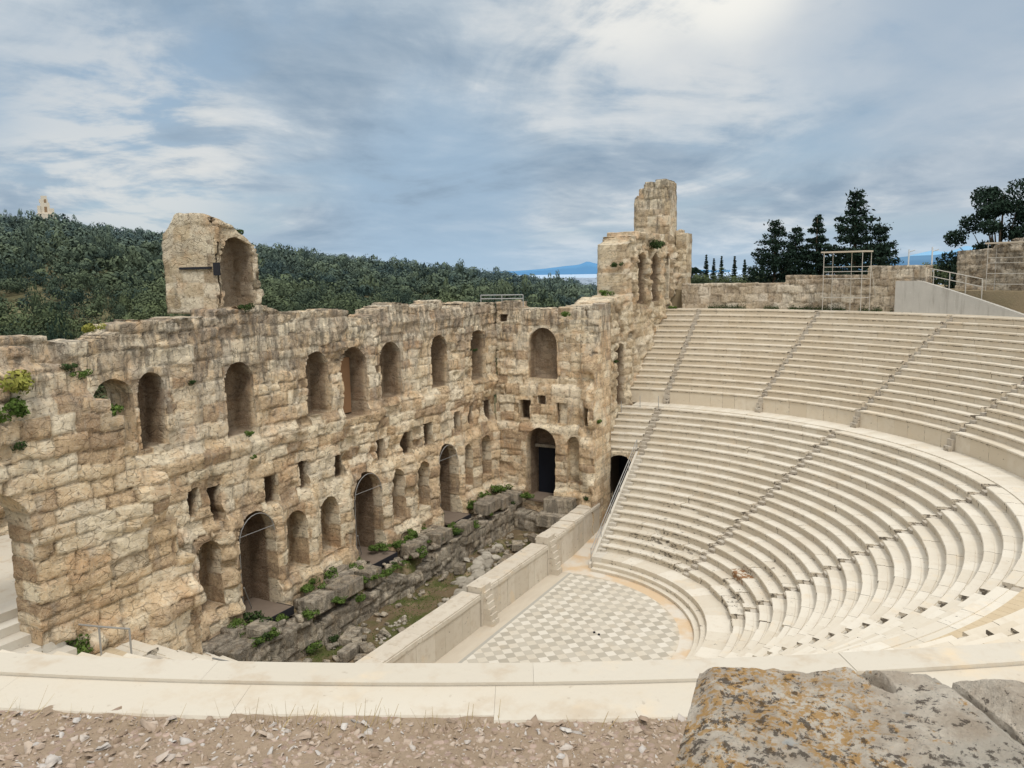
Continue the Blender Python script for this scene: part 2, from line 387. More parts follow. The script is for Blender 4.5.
rect(12.2, .75, 8.4, 10.2, 1.1, rough=5); rect(13.7, .6, 8.9, 10.4, .9, rough=5)
prof = steps_profile([(-18, 18.5), (-12.4, 18.6), (-12.2, 18.2), (-10.2, 18.2), (-10, 18.9), (-6.6, 18.7), (-6.3, 18.1), (-5.7, 18.2), (-5.3, 18.9), (-3, 18.9), (-1.1, 18.0), (.9, 18.0),
                      (1.2, 18.7), (5.4, 18.7), (5.7, 18.3), (7.2, 18.9), (7.6, 19.2), (11.2, 19.2), (11.5, 18.9), (14.4, 18.8), (16.9, 18.9), (17.6, 18.2), (20, 18.2), (21, 18.6), (30, 18.8)], .10, 5, .9)
def stage_base(x, z, d):
    b = .22 * (1 - sstep(12.0, 12.5, z + .25 * vnoise(x * .8, z * 0, z * 0, 33))) + .20 * (1 - sstep(8.0, 8.6, z + .3 * vnoise(x * .8, z * 0, z * 0, 34))) + .28 * (1 - sstep(3.4, 3.9, z))
    c3 = np.array([-17, -14, -11.35, -7.8, -4.75, -1.9, 2.3, 5.4, 8.1, 11.7, 14.4]); n3 = np.min(np.abs(np.asarray(x)[:, None] - c3[None, :]), axis=1)
    b += .30 * np.exp(-(n3 / .42) ** 2) * (1 - sstep(7.4, 9.0, z + .8 * vnoise(x * .7, z * .5, z * 0, 35)))
    # engaged piers between the upper arches, eaten away unevenly
    c = np.array([-17.4, -12.3, -6.4, -1.4, 2.25, 6.4, 13.2]); near = np.min(np.abs(np.asarray(x)[:, None] - c[None, :]), axis=1)
    b += .45 * np.exp(-(near / .5) ** 2) * sstep(10.6, 11.5, z) * (1 - sstep(16.8, 17.8, z)) * (.55 + .7 * vnoise(x * .9, z * .8, z * 0, 77))
    b += .10 * np.exp(-((z - 11.9) / .28) ** 2) * (vnoise(x * .6, x * 0, x * 0, 71) > -.35)
    b += .12 * np.exp(-((z - 17.6) / .3) ** 2) * (vnoise(x * .5, x * 0, x * 0, 72) > -.1)
    b -= .45 * sstep(.15, .5, fbm(x, z * .6, z * 0, .55, 3, 90)) * sstep(8.6, 9.4, z) * (1 - sstep(11.2, 12, z))
    return b
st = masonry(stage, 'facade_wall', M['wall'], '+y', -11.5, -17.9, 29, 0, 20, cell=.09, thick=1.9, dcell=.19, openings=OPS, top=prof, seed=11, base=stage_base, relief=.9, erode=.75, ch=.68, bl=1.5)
# door fittings: steel arch brace, timber landing with black fascia, plaster back wall
for c, w in ((9.85, 2.7), (.15, 2.9), (-9.5, 2.7)):
    d = MB(); d.box(c - w / 2 + .06, c + w / 2 - .06, -13.0, -10.0, 2.44, 2.62); o = d.build('door_landing', M['deck'], stage)
    e = MB(); e.box(c - w / 2 + .02, c + w / 2 - .02, -9.995, -9.94, 2.18, 2.64); e.box(c - w / 2 + .02, c - w / 2 + .055, -11.2, -9.996, 2.18, 2.64); e.build('fascia', M['blackedge'], o)
    b = MB(); R_ = w / 2 - .08; zc = 8.25 - w / 2
    prev = None
    for i in range(13):
        a = pi * i / 12; p = (c + R_ * cos(a), -11.02, zc + R_ * sin(a))
        if prev: b.tube(prev, p, .022, 6)
        prev = p
    b.tube((c - R_, -11.02, zc + .3), (c + R_, -11.02, zc + .3), .016, 6)
    b.tube((c + R_, -11.05, zc), (c + R_, -11.05, 2.6), .02, 6)
    b.tube((c + R_ * .9, -11.05, 4.4), (c - R_ * .1, -11.9, 2.6), .03, 6)
    b.build('arch_brace', M['steel'], stage)
    p = MB(); p.box(c - .1, c + w / 2 - .25, -13.12, -13.07, 2.63, 6.2); p.build('door_panel', M['tan_door'], stage)
p = MB(); p.box(-.55, 1.3, -12.78, -12.7, 12.0, 15.6); p.build('plaster_panel', plain('orange_plaster', (.34, .20, .11), .9, 0, .3, 1.5), stage)
# a railing on the wall top near the corner
r = MB()
for z in (18.75, 19.05): r.tube((-17.6, -12.6, z), (-18.6, -9.2, z), .04, 6)
for k in range(3): q = k / 2; r.tube((-17.6 - q, -12.6 + 3.4 * q, 18.1), (-17.6 - q, -12.6 + 3.4 * q, 19.05), .04, 6)
r = r.build('parapet_railing', M['steel']); tag(r, 'thin steel railing on the wall top above the far corner of the stage', 'railing')

# tower remnant on the facade
tw = empty('wall_tower', (11, -11.5, 19.2), 'isolated rounded tower stump with a vaulted niche rising above the stage wall', 'tower')
def twtop(x):
    return np.interp(x, [7.9, 8.0, 8.15, 8.5, 8.9, 9.66, 10.5, 11.0], [19.1, 20.4, 22.0, 22.6, 22.95, 23.4, 23.75, 23.85]) + .06 * vnoise(x * 3, x * 0, x * 0, 3)
def twwarp(P):
    P = P.copy(); k = (P[:, 2] - 19.) / 4.9; d = P[:, 1]
    P[:, 2] += (.35 * np.sin(np.clip(d / 2.6, 0, 1) * pi * .75) - 1.1 * sstep(2.6, 4.1, d)) * np.clip(k, 0, 1) ** 2 + .10 * vnoise(P[:, 1] * 1.5, P[:, 2], P[:, 0], 5) * k
    return P
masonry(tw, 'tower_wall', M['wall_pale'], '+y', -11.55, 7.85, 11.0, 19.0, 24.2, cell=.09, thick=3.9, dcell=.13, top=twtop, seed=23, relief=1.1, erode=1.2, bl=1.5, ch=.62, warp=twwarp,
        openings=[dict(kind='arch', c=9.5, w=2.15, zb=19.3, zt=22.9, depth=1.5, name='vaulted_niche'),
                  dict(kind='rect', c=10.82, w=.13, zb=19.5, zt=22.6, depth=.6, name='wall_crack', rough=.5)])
b = MB(); b.box(11.0, 11.1, -14.2, -11.9, 21.28, 21.40); b.build('iron_beam', M['blackedge'], tw)
b = MB(); b.box(10.86, 11.06, -11.75, -11.45, 20.95, 21.6); b.build('iron_plate', M['blackedge'], tw)

# ------------------------------------------------------------------ 2. west wing wall (faces the camera)
wing = empty('wing_wall', (-17.7, -7, 0), 'ruined end wall joining the far corner of the stage, with one big arch over a dark doorway', 'ruin')
def wing_base(y, z, d):
    b = .25 * (1 - sstep(11.6, 12.1, z)) + .25 * (1 - sstep(8.4, 8.8, z)) + .3 * (1 - sstep(3.2, 3.7, z))
    b += sstep(-4.0, -3.2, y) * (.9 * (1 - sstep(12.5, 15.5, z + 1.2 * vnoise(y * .9, z * .5, z * 0, 41)))) * (.8 + .5 * vnoise(y * 1.5, z * 1.2, z * 0, 42))
    return b
wprof = steps_profile([(-12, 18.5), (-9.6, 18.5), (-9.3, 18.0), (-7, 17.9), (-5.9, 17.7), (-5.2, 17.1), (-4.6, 17.2), (-4.3, 18.0), (-2.0, 18.3)], .12, 9, .5)
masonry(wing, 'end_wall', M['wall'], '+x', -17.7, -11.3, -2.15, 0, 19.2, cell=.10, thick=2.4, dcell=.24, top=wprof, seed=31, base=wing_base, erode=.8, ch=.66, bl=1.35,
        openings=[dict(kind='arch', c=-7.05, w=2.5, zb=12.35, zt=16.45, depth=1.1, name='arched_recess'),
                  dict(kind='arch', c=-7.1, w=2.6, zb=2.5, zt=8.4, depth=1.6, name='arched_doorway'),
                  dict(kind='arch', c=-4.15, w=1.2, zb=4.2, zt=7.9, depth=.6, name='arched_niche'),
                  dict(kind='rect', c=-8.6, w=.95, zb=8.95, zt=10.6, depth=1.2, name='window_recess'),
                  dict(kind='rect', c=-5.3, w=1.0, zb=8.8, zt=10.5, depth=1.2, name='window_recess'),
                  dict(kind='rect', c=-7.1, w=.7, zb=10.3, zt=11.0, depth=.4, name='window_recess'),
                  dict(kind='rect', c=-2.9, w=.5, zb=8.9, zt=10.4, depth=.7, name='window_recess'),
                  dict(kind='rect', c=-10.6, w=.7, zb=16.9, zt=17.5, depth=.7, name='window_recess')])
b = MB(); b.box(-19.0, -18.9, -8.1, -5.9, 2.6, 6.5); b.build('dark_panel', M['darkpanel'], wing)  # dark door, widened to paint in the shade of the recess
b = MB(); b.box(-18.85, -18.6, -8.3, -5.85, 6.5, 6.75); b.build('door_lintel', M['wall_grey'], wing)
b = MB(); b.box(-18.9, -16.6, -8.2, -6.0, 2.45, 2.6); b.build('door_landing', M['deck'], wing)

# ------------------------------------------------------------------ 3. west tower group along the seating
tg = empty('arcaded_tower', (-30, -2.2, 0), 'tallest ruined tower with three slender arches, standing at the far end of the seating', 'tower')
def aprof(x):
    b = np.interp(x, [-41, -40.3, -40.1, -39.6, -39.2, -28.2, -28.1, -27.2, -27.1, -26.0, -25.9, -24.5, -22.5, -20.5, -17], [20, 20.5, 22.5, 23.8, 24.3, 24.2, 23.9, 23.8, 23.4, 23.2, 18.9, 18.6, 18.7, 18.2, 18.1])
    return b + .07 * vnoise(x * 2.5, x * 0, x * 0, 8)
def tg_base(x, z, d):
    stair = 9.9 + (-x - 27.3) * .70
    b = .25 * np.exp(-((np.abs(x + 26.5)) / .5) ** 2) * (1 - sstep(20, 23, z)) + .12 * np.exp(-(((np.abs(((x + 32.1) / 4.1 + .5) % 1 - .5)) * 4.1) / .42) ** 2) * sstep(14, 17, z) * (1 - sstep(22.3, 23.4, z)) * (x < -28)
    return b + .35 * sstep(.1, .5, fbm(x, z, z * 0, .5, 3, 55)) * (z < stair + 4)
masonry(tg, 'arcade_wall', M['wall_pale'], '+y', -2.95, -40.4, -17.72, 0, 24.6, cell=.12, thick=2.7, dcell=.27, top=aprof, seed=47, base=tg_base, relief=1.1, erode=1.2,
        openings=[dict(kind='arch', c=-29.9, w=2.5, zb=17.9, zt=22.5, depth=1.6, name='slender_arch'), dict(kind='arch', c=-34.0, w=2.5, zb=17.9, zt=22.5, depth=1.3, name='slender_arch'),
                  dict(kind='arch', c=-37.7, w=2.3, zb=18.0, zt=22.5, depth=1.8, name='slender_arch'), dict(kind='arch', c=-24.5, w=1.6, zb=9.4, zt=14.8, depth=2.2, name='corridor_doorway')])
uprof = lambda y: np.interp(y, [-7.2, -6.75, -6.7, -6.3, -6.2, -5.75, -5.7, -4.6, -4.5, -3.4, -3.1], [24.2, 24.4, 28.0, 28.3, 28.9, 29.0, 29.6, 29.5, 29.75, 29.7, 29.3]) + .05 * vnoise(y * 3, y * 0, y * 0, 4)
masonry(tg, 'upper_tower', M['wall_pale'], '+x', -38.5, -6.75, -3.1, 18, 29.7, cell=.12, thick=2.4, dcell=.24, top=uprof, seed=53, relief=1.1, erode=1.1, bl=1.5, ch=.85)
uprof2 = lambda y: np.interp(y, [-2.9, -2.5, -2.4, 0], [24.7, 24.9, 24.5, 24.4])
masonry(tg, 'tower_pier', M['wall_pale'], '+x', -40.0, -2.9, -1.75, 16.5, 26.2, cell=.12, thick=1.8, dcell=.24, top=uprof2, seed=57, relief=.8, erode=1.0, bl=1.2, ch=.6)

# ------------------------------------------------------------------ 4. near ruined wall at lower left
nw = empty('near_ruined_wall', (26, -2.2, 0), 'massive broken stone wall at the left edge with a tall archway above marble steps', 'ruin')
def nprof(x):
    x = np.where(x < 25.6, (np.floor(x / .42 + .3 * h3(np.floor(x / 1.1), x * 0, x * 0, 4)) + .5) * .42, x)
    b = np.interp(x, [21.8, 22.05, 22.3, 22.5, 22.9, 23.0, 23.5, 23.9, 24.2, 24.35, 25.0, 25.3, 25.6, 26.6, 26.8, 29, 33],
                  [7.0, 8.0, 10.8, 12.0, 13.3, 14.3, 15.3, 15.7, 16.2, 17.0, 17.3, 17.9, 18.3, 18.4, 18.9, 19.0, 19.1])
    return b - .55 * (1 - sstep(24.6, 25.2, x)) + .04 * vnoise(x * 4, x * 0, x * 0, 12)
def near_base(x, z, d):
    b = .35 * (1 - sstep(9.8, 10.4, z + .3 * vnoise(x, z, z * 0, 3))) * (x < 26.2) + .25 * (1 - sstep(17.2, 17.5, z)) + .3 * (1 - sstep(18.2, 18.5, z))
    b += .5 * sstep(-.1, .5, fbm(x, z, z * 0, .6, 3, 65)) * sstep(25.2, 22.5, x) if False else .35 * sstep(0., .5, fbm(x, z, z * 0, .6, 3, 65)) * (1 - sstep(23.5, 25.5, x))
    return b
masonry(nw, 'broken_wall', M['wall_near'], '+y', -2.2, 21.8, 33, 4.8, 19.6, cell=.065, thick=.6, dcell=.15, top=nprof, seed=61, base=near_base, relief=.95, erode=1.0, ch=.54, bl=1.0,
        openings=[dict(kind='arch', c=28.95, w=2.9, zb=9.2, zt=15.15, depth=None, name='archway', rough=.5)])
# marble steps and floor beyond the archway
b = MB()
for k in range(5):
    z = 9.6 + k * .27; b.box(26.75, 32.5, -4.0 - .01, -1.25 - k * .5, z, z + .27 - .004, (.2 + .3 * random.random(), 0, 0, 1))
b = b.build('archway_steps', M['marble_step'], attr=True); tag(b, 'five pale marble steps climbing into the archway at the left edge', 'steps')
b = MB(); b.box(22.9, 34, -11.0, -4.02, 10.4, 10.92, (.3, 0, 0, 1)); b = b.build('upper_landing_floor', M['kerb'], attr=True); tag(b, kind='structure')

# ------------------------------------------------------------------ 5. seating
RI, RM, RD1, RD2, RO = 10.6, 12.0, 25.5, 27.3, 37.5
def P3(r, th, z): t = radians(th); return (-r * cos(t), r * sin(t), z)
def sag(r, a):
    t_ = min(1, max(0, (a - 92) / 22)); t_ = t_ * t_ * (3 - 2 * t_); return -1.45 * t_ * min(1, max(0, (r - RD2) / 7.))
def ring_block(mb, prof, a0, a1, seg, c_top, c_riser, riser_ids, sg=False, cap_shade=None, crease_shade=None):
    n = len(prof); vs = []; cs = []
    for i in range(seg + 1):
        a = a0 + (a1 - a0) * i / seg
        for k, (r, z) in enumerate(prof): vs.append(P3(r, a, z + (sag(r, a) if sg else 0))); cs.append(crease_shade[1] if crease_shade and k in crease_shade[0] else (c_riser if k in riser_ids else c_top))
    fs = []
    for i in range(seg):
        for k in range(n): k2 = (k + 1) % n; fs.append((i * n + k, i * n + k2, (i + 1) * n + k2, (i + 1) * n + k))
    if cap_shade is not None:
        m_ = len(vs); vs += vs[:n] + vs[seg * n:seg * n + n]; cs += [cap_shade] * (2 * n)
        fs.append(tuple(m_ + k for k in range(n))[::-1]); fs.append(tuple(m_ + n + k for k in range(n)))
    else: fs.append(tuple(range(n))[::-1]); fs.append(tuple(seg * n + k for k in range(n)))
    b = len(mb.v); mb.v += vs; mb.c += cs; mb.f += [tuple(b + i for i in f) for f in fs]
def seat_profile(r0, r1, zt, zb, dr=0., dz=0., worn=0.):
    r0 += dr; zt += dz
    return [(r1 + .12, zt - .03), (r0 + .44, zt - .03), (r0 + .43, zt), (r0 + .025 + worn, zt), (r0 + worn, zt - .03), (r0 + .005 + worn, zt - .13), (r0 + .085 + worn, zt - .15), (r0 + .09 + worn, zt - .22), (r0 + .1, zb - .08), (r1 + .12, zb - .08)]
def seat_row(name, parent, mat, r0, r1, zt, zb, gaps, a0, a1, damage=0., L=1.35, low=False):
    mb = MB(); edges = [a0]
    for g, w in gaps:
        if a0 < g < a1: edges += [g - degw(w, r0), g + degw(w, r0)]
    edges.append(a1)
    for s in range(0, len(edges), 2):
        a, e = edges[s], edges[s + 1]
        if e - a < .3: continue
        while a < e - 1e-3:
            st_ = math.degrees(random.uniform(.7, 1.3) * L / r0); n = min(e, a + st_)
            if e - n < math.degrees(.5 / r0): n = e
            mid = (a + n) / 2; rnd = random.random() ** 1.2 * 1.15; stain = 0.; worn = random.uniform(0, .02); dr = random.gauss(0, .008); dz = random.gauss(0, .005)
            dm = damage * (math.exp(-((mid - 22) / 16) ** 2) + .9 * math.exp(-((mid - 62) / 14) ** 2) + .10)
            stain = min(1, dm * 1.3) * random.uniform(.6, 1.2); mud = 1 if (low and 40 < mid < 72 and random.random() < .05) else 0
            if random.random() < dm * .35: worn = random.uniform(.05, .2); dz -= random.uniform(0, .06)
            x = random.uniform(0, .25) if random.random() > .16 else random.uniform(.6, 1.1)
            ring_block(mb, seat_profile(r0, r1, zt, zb, dr, dz, worn), a + math.degrees(.006 / r0), n - math.degrees(.006 / r0), 2,
                       (rnd * .8, stain * .6, .0 + x * .25, 1 - mud), (rnd, max(stain, .1), .75 + .25 * x, 1 - mud), {5, 6, 7, 8}, r0 > RD2 - .1, (1, .9, 1, 1), ((6,), (1, 1.4, 1, 1)))  # shade painted dark on block ends and under the nosing; ends double as joints
            a = n
    return mb.build(name, mat, parent, attr=True)
def degw(w, r): return math.degrees(w / r)
low = empty('lower_seating', (0, 0, 0), 'lower tier of curved marble seat rows rising from the chequered orchestra floor', 'seating')
upp = empty('upper_seating', (0, 0, 0), 'upper tier of curved marble seat rows above the walkway', 'seating')
def ends(r):
    if r < 20.2: return 1.4, 178.6
    return -math.degrees(math.asin(3.0 / r)), 180 + math.degrees(math.asin(2.25 / r))
NL = 19; dr = (RD1 - RM) / NL; dz = (9.31 - .85) / NL
LG = [(0.6, .31), (36, .31), (72, .31), (108, .31), (144, .28)]
for k in range(NL):
    r0 = RM + k * dr; a0, a1 = ends(r0)
    g = LG if r0 > 20.2 else LG[1:]
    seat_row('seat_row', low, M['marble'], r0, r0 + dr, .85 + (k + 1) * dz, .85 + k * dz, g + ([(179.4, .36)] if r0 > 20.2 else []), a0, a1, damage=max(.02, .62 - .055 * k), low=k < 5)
# kerb steps round the orchestra and the broad lowest walk
mb = MB()
for r0, r1, z0, z1 in ((9.95, 10.3, -.02, .22), (10.3, 10.65, .22, .5), (10.65, 12.06, .5, .85)):
    a = 1.5
    while a < 178:
        n = min(178.5, a + math.degrees(random.uniform(.9, 2.2) / r0)); s = random.random() < .25
        ring_block(mb, [(r1 + .05, z1), (r0 + .02, z1), (r0, z1 - .03), (r0 + .03, z0 - .05), (r1 + .05, z0 - .05)], a, n - .03, 2, (random.random(), .25 * s, .25 * (random.random() < .2), 1), (.6, .55, .9, 1), {3})
        a = n
mb.build('orchestra_kerb', M['marble'], low, attr=True)
NU = 15; ur = (RO - RD2) / NU; uz = (17.1 - 10.6) / (NU - 1)
UG = [(0.6, .23)] + [(18 * i, .23) for i in range(1, 10)]
for k in range(NU):
    r0 = RD2 + k * ur; a0, a1 = ends(r0)[0], 176.2; zt = 10.6 + k * uz
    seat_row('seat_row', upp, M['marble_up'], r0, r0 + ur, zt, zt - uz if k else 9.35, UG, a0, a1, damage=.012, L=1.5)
# radial stairs (two treads to each row), light worn marble, risers painted dark as shade
def stairway(parent, ang, half, rows, first_zb, mat):
    mb = MB()
    for (r0, r1, zt, zb) in rows:
        n = 2 if zt - zb < .7 else 3; hf = (r1 - r0) / n
        for q in range(n):
            ra = r0 + (r1 - r0) * q / n - (.36 if q == 0 and n == 2 else (.36 if n == 3 else 0)) * 0; z1 = zb + (zt - zb) * (q + 1) / n - .09
            ra = r0 + hf * q + (.02 if n == 2 else -.35)
            rb = ra + (r1 - r0) / n + .06
            w = degw(half + .02, r0) ; c = (.5 + random.random() * .6, .5 * random.random(), .45, 1)
            j = random.uniform(-.015, .015)
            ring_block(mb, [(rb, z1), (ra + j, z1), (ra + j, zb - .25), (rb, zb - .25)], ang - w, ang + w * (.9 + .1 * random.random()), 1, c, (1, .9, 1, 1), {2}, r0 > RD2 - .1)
    return mb.build('stairway', mat, parent, attr=True)
lrows = [(RM + k * dr, RM + (k + 1) * dr, .85 + (k + 1) * dz, .85 + k * dz) for k in range(NL)]
urows = [(RD2 + k * ur, RD2 + (k + 1) * ur, 10.6 + k * uz, (10.6 + (k - 1) * uz) if k else 9.35) for k in range(NU)]
for g, w in LG: stairway(low, g, w, lrows if g > 1 else [r for r in lrows if r[0] > 20.2], 0, M['marble_step'])
stairway(low, 179.4, .36, [r for r in lrows if r[0] > 20.2], 0, M['marble_step'])
for g, w in UG: stairway(upp, g, w, urows, 0, M['marble_step'])
# end stair beside each side entrance, with sloping coping
for sx, nm in ((-1, 'far'), (1, 'near')):
    mb = MB(); f = lambda x, y, z: (sx * -x if False else x * -sx * -1, y, z)
    def bx(x0, x1, y0, y1, z0, z1, c): mb.box(min(sx * x0, sx * x1), max(sx * x0, sx * x1), y0, y1, z0, z1, c)
    for (r0, r1, zt, zb) in [r for r in lrows if r[0] <= 20.3]:
        for q in (0, 1):
            xa = r0 + (r1 - r0) * q / 2 - .25; bx(xa, xa + .5, .06, .62, -.1, zb + (zt - zb) * (q + 1) / 2 - .02, (random.random() * .5, .2, .2, 1))
    bx(RI, RM, .06, .8, -.1, .86, (.3, .1, .1, 1))
    mb.build('stairway', M['marble_step'], low, attr=True)
    sl = dz / dr; cp = MB(); x0, x1 = RI - .1, (20.4 if sx < 0 else 22.8)
    z0_, z1_ = .35, .85 + (x1 - RM) * sl + .35
    P = [(sx * x0, -.12, -.1), (sx * x1, -.12, -.1), (sx * x1, -.12, z1_), (sx * x0, -.12, z0_), (sx * x0, .06, -.1), (sx * x1, .06, -.1), (sx * x1, .06, z1_), (sx * x0, .06, z0_)]
    cp.add(P, [(0, 1, 2, 3), (4, 7, 6, 5), (3, 2, 6, 7), (0, 3, 7, 4), (1, 5, 6, 2)], (.2, .1, .0, 1)); cp.build('end_coping', M['marble_step'], low, attr=True)
    rl = empty('stair_handrail', (sx * 14, 0, 1), 'sloping steel handrail on the marble coping beside the %s side entrance' % nm, 'handrail')
    tb = MB()
    for off in ((.55, .95) if sx < 0 else (.08,)): tb.tube((sx * (x0 + .2), -.03, z0_ + off), (sx * x1, -.03, z1_ + off), .03, 8)
    tb.build('rail', M['steel'], rl)
    for k in range(6):
        x = x0 + .2 + (x1 - x0 - .2) * k / 5; zz = z0_ + (z1_ - z0_) * (x - x0) / (x1 - x0)
        tb = MB(); tb.tube((sx * x, -.03, zz - .02), (sx * x, -.03, zz + (.97 if sx < 0 else .1)), .028, 8); tb.build('post', M['steel'], rl)
# walkway between the tiers
mb = MB(); mn = MB()
for i in range(-5, 185):
    r1 = RD2 + .15
    for ra, rb in ((RD1 + .08, r1),):
        tgt = mn if i > 96 else mb
        ring_block(tgt, [(rb, 9.35), (ra, 9.35), (ra, 8.9), (rb, 8.9)], i + .02, i + .99, 1, (random.random() * .7, .05, .15 * random.random(), 1), (.5, 0, .5, 1), {2})
tag(mb.build('walkway', M['marble'], attr=True), kind='structure')
m, t, b_ = new_mat('sandy_floor'); Pn = pos(t); setb(t, b_, t.mix(t.noise(Pn, 2, 5), (.50, .39, .25), (.62, .52, .37)), .95, t.noise(Pn, 20), .3, .02)
tag(mn.build('sandy_walkway', m, attr=True), kind='structure')

mb = MB(); mb.box(27.4, 33, -2.2, 1.9, 9.0, 9.36, (.4, -1, .1, 1)); tag(mb.build('walkway_end', M['kerb'], attr=True), kind='structure')
# posts at both ends of the walkway
for sx, nm in ((-1, 'far'), (1, 'near')):
    rl = empty('walkway_railing', (sx * 26, -1, 9.35), 'short %s steel railing across the %s end of the walkway' % ('three post' if sx < 0 else 'weathered two rail', nm), 'railing')
    pts = [(sx * 26.0, -1.9), (sx * 26.0, -.8), (sx * 25.8, .3)] if sx > 0 else [(-24.0, -2.7), (-24.8, -1.3), (-25.2, .2)]
    pts = [(26.4, -2.0), (26.15, -1.0), (25.85, .0)] if sx > 0 else pts
    zz = 9.35 if sx > 0 else None
    top = []
    for (x, y) in pts:
        r_ = math.hypot(x, y); z = 9.35 if r_ > RD1 else .85 + (math.floor((r_ - RM) / dr) + 1) * dz
        q = MB(); q.tube((x, y, z - .05), (x, y, z + 1.0), .03, 8); q.build('post', M['steel'], rl); top.append((x, y, z + 1.0))
    q = MB()
    if sx > 0:
        for a, b2 in zip(top, top[1:]): q.tube(a, b2, .03, 8)
        q.build('rail', M['steel'], rl)

# ------------------------------------------------------------------ 6. top of the seating: back walls, ramp, parapet
pw = empty('terrace_back_wall', (-38, 8, 17), 'low coursed stone wall running along the top of the far seating', 'wall')
cr = 38.45
def tprof(s):
    th = np.degrees(s / cr)
    b = np.interp(th, [-4, 12.2, 12.35, 23.4, 23.6, 31.0, 31.1, 50], [19.5, 19.55, 20.2, 20.2, 20.95, 20.95, 17.4, 17.4]); q = np.floor(s / .9)
    return b + .05 * (h3(q, q * 0, q * 0, 2) - .5)
masonry(pw, 'coursed_wall', M['wall_top'], 'c', cr, radians(-2.6) * cr, radians(31.2) * cr, 16.8, 21.1, cell=.10, thick=.9, dcell=.2, top=tprof, seed=71, curve=1, relief=.8, erode=.45, ch=.62, bl=1.35)
ur_ = empty('upper_ruined_wall', (-32, 24, 17), 'tall rough stone wall above the right end of the ramp, behind scaffolding', 'wall')
c2 = 41.6
up2 = lambda s: np.interp(np.degrees(s / c2), [30, 31.9, 32, 36, 36.2, 38, 38.2, 60], [20, 21.9, 22.05, 22.1, 22.4, 22.6, 22.85, 23.0])
masonry(ur_, 'rough_wall', M['wall_top'], 'c', c2, radians(31.9) * c2, radians(50) * c2, 16.6, 23.2, cell=.10, thick=1.1, dcell=.25, top=up2, seed=73, relief=1.4, erode=1.4, ch=.5, bl=1.1)
# terrace fill behind the low wall
mb = MB()
for i in range(-6, 60):
    rr = 60
    ring_block(mb, [(rr, 18.9), (39.3, 18.9), (39.3, 16), (rr, 16)], i, i + 1, 1, (.5, 0, 0, 1), (.5, 0, 0, 1), ())
m, t, b_ = new_mat('terrace_earth'); Pn = pos(t); setb(t, b_, t.mix(t.noise(Pn, .8, 6), (.36, .28, .19), (.22, .19, .11)), .95, t.noise(Pn, 8), .5, .1)
tag(mb.build('upper_terrace_ground', m, attr=True), kind='structure')
M['earth'] = m
rp = MB(); n = 24
for i in range(n):
    a0, a1 = 27.6 + (44.5 - 27.6) * i / n, 27.6 + (44.5 - 27.6) * (i + 1) / n
    zt = lambda a: 19.68 if a < 30.8 else 19.68 - (a - 30.8) / (43.8 - 30.8) * 2.4
    for ra, rb, off, zlow in ((38.0, 38.28, 0, None), ):
        vs = [P3(r_, a, z) for a in (a0, a1) for r_, z in ((38.0, 16.8), (38.0, zt(a)), (38.35, zt(a)), (38.35, 16.8))]
        rp.add(vs, [(0, 1, 2, 3), (4, 7, 6, 5), (0, 4, 5, 1), (1, 5, 6, 2), (2, 6, 7, 3)])
rw = rp.build('ramp_wall', M['concrete']); tag(rw, 'smooth grey concrete ramp wall sloping down at the top right of the seating', 'ramp')
rr = empty('ramp_railing', P3(39.2, 33, 19), 'grey railing following the slope of the concrete ramp', 'railing')
q = MB()
def rz_(a): return 19.9 - (a - 29.5) * .13
for off in (.35, .95):
    for i in range(8): q.tube(P3(39.0, 29.5 + i, rz_(29.5 + i) + off), P3(39.0, 30.5 + i, rz_(30.5 + i) + off), .035, 6)
q.build('rail', M['scaffold'], rr)
for i in range(0, 9, 2): q = MB(); q.tube(P3(39.0, 29.5 + i, rz_(29.5 + i) - 1.2), P3(39.0, 29.5 + i, rz_(29.5 + i) + .95), .04, 6); q.build('post', M['scaffold'], rr)
gf = empty('green_fence', P3(46, 28, 19), 'dark green mesh fence behind the ramp railing', 'fence')
q = MB()
for z in (19.3, 20.3, 21.3): q.tube(P3(47, 27.2, z), P3(47, 31.2, z), .04, 6)
for i in range(5): q.tube(P3(47, 27.2 + i, 18.8), P3(47, 27.2 + i, 21.4), .05, 6)
for i in range(24): q.tube(P3(47, 27.2 + i / 6, 19.3), P3(47, 27.2 + i / 6, 21.3), .015, 4)
q.build('fence_panel', plain('green_paint', (.03, .07, .055), .5), gf)
# scaffolds
def scaffold(root, A, B, w, levels, zb, zt, plat=True):
    """A, B plan ends of the front; w depth"""
    A = Vector(A); B = Vector(B); d = (B - A).normalized(); nrm = Vector((-d.y, d.x)) * w
    for (p) in (A, (A + B) / 2, B, A + nrm, B + nrm):
        q = MB(); q.tube((p.x, p.y, zb), (p.x, p.y, zt), .028, 6); q.build('pole', M['scaffold'], root)
    for z in levels:
        q = MB()
        for a, b2 in ((A, B), (A + nrm, B + nrm), (A, A + nrm), (B, B + nrm)): q.tube((a.x, a.y, z), (b2.x, b2.y, z), .022, 6)
        q.build('ledger', M['scaffold'], root)
    if plat:
        q = MB(); z = zt
        vs = [(p.x, p.y, zz) for zz in (z, z + .12) for p in (A - d * .3, B + d * .15, B + nrm + d * .15, A + nrm - d * .3)]
        q.add(vs, [(3, 2, 1, 0), (4, 5, 6, 7), (0, 1, 5, 4), (1, 2, 6, 5), (2, 3, 7, 6), (3, 0, 4, 7)]); q.build('platform', M['plank'], root)
sc = empty('scaffold_tower', P3(38, 20.8, 17.2), 'free standing tubular scaffold tower with a plank roof at the top of the seating', 'scaffold')
scaffold(sc, P3(37.6, 19.4, 0)[:2], P3(37.6, 24.6, 0)[:2], -1.5, (18.3, 19.9, 20.5, 20.9), 17.1, 22.1)
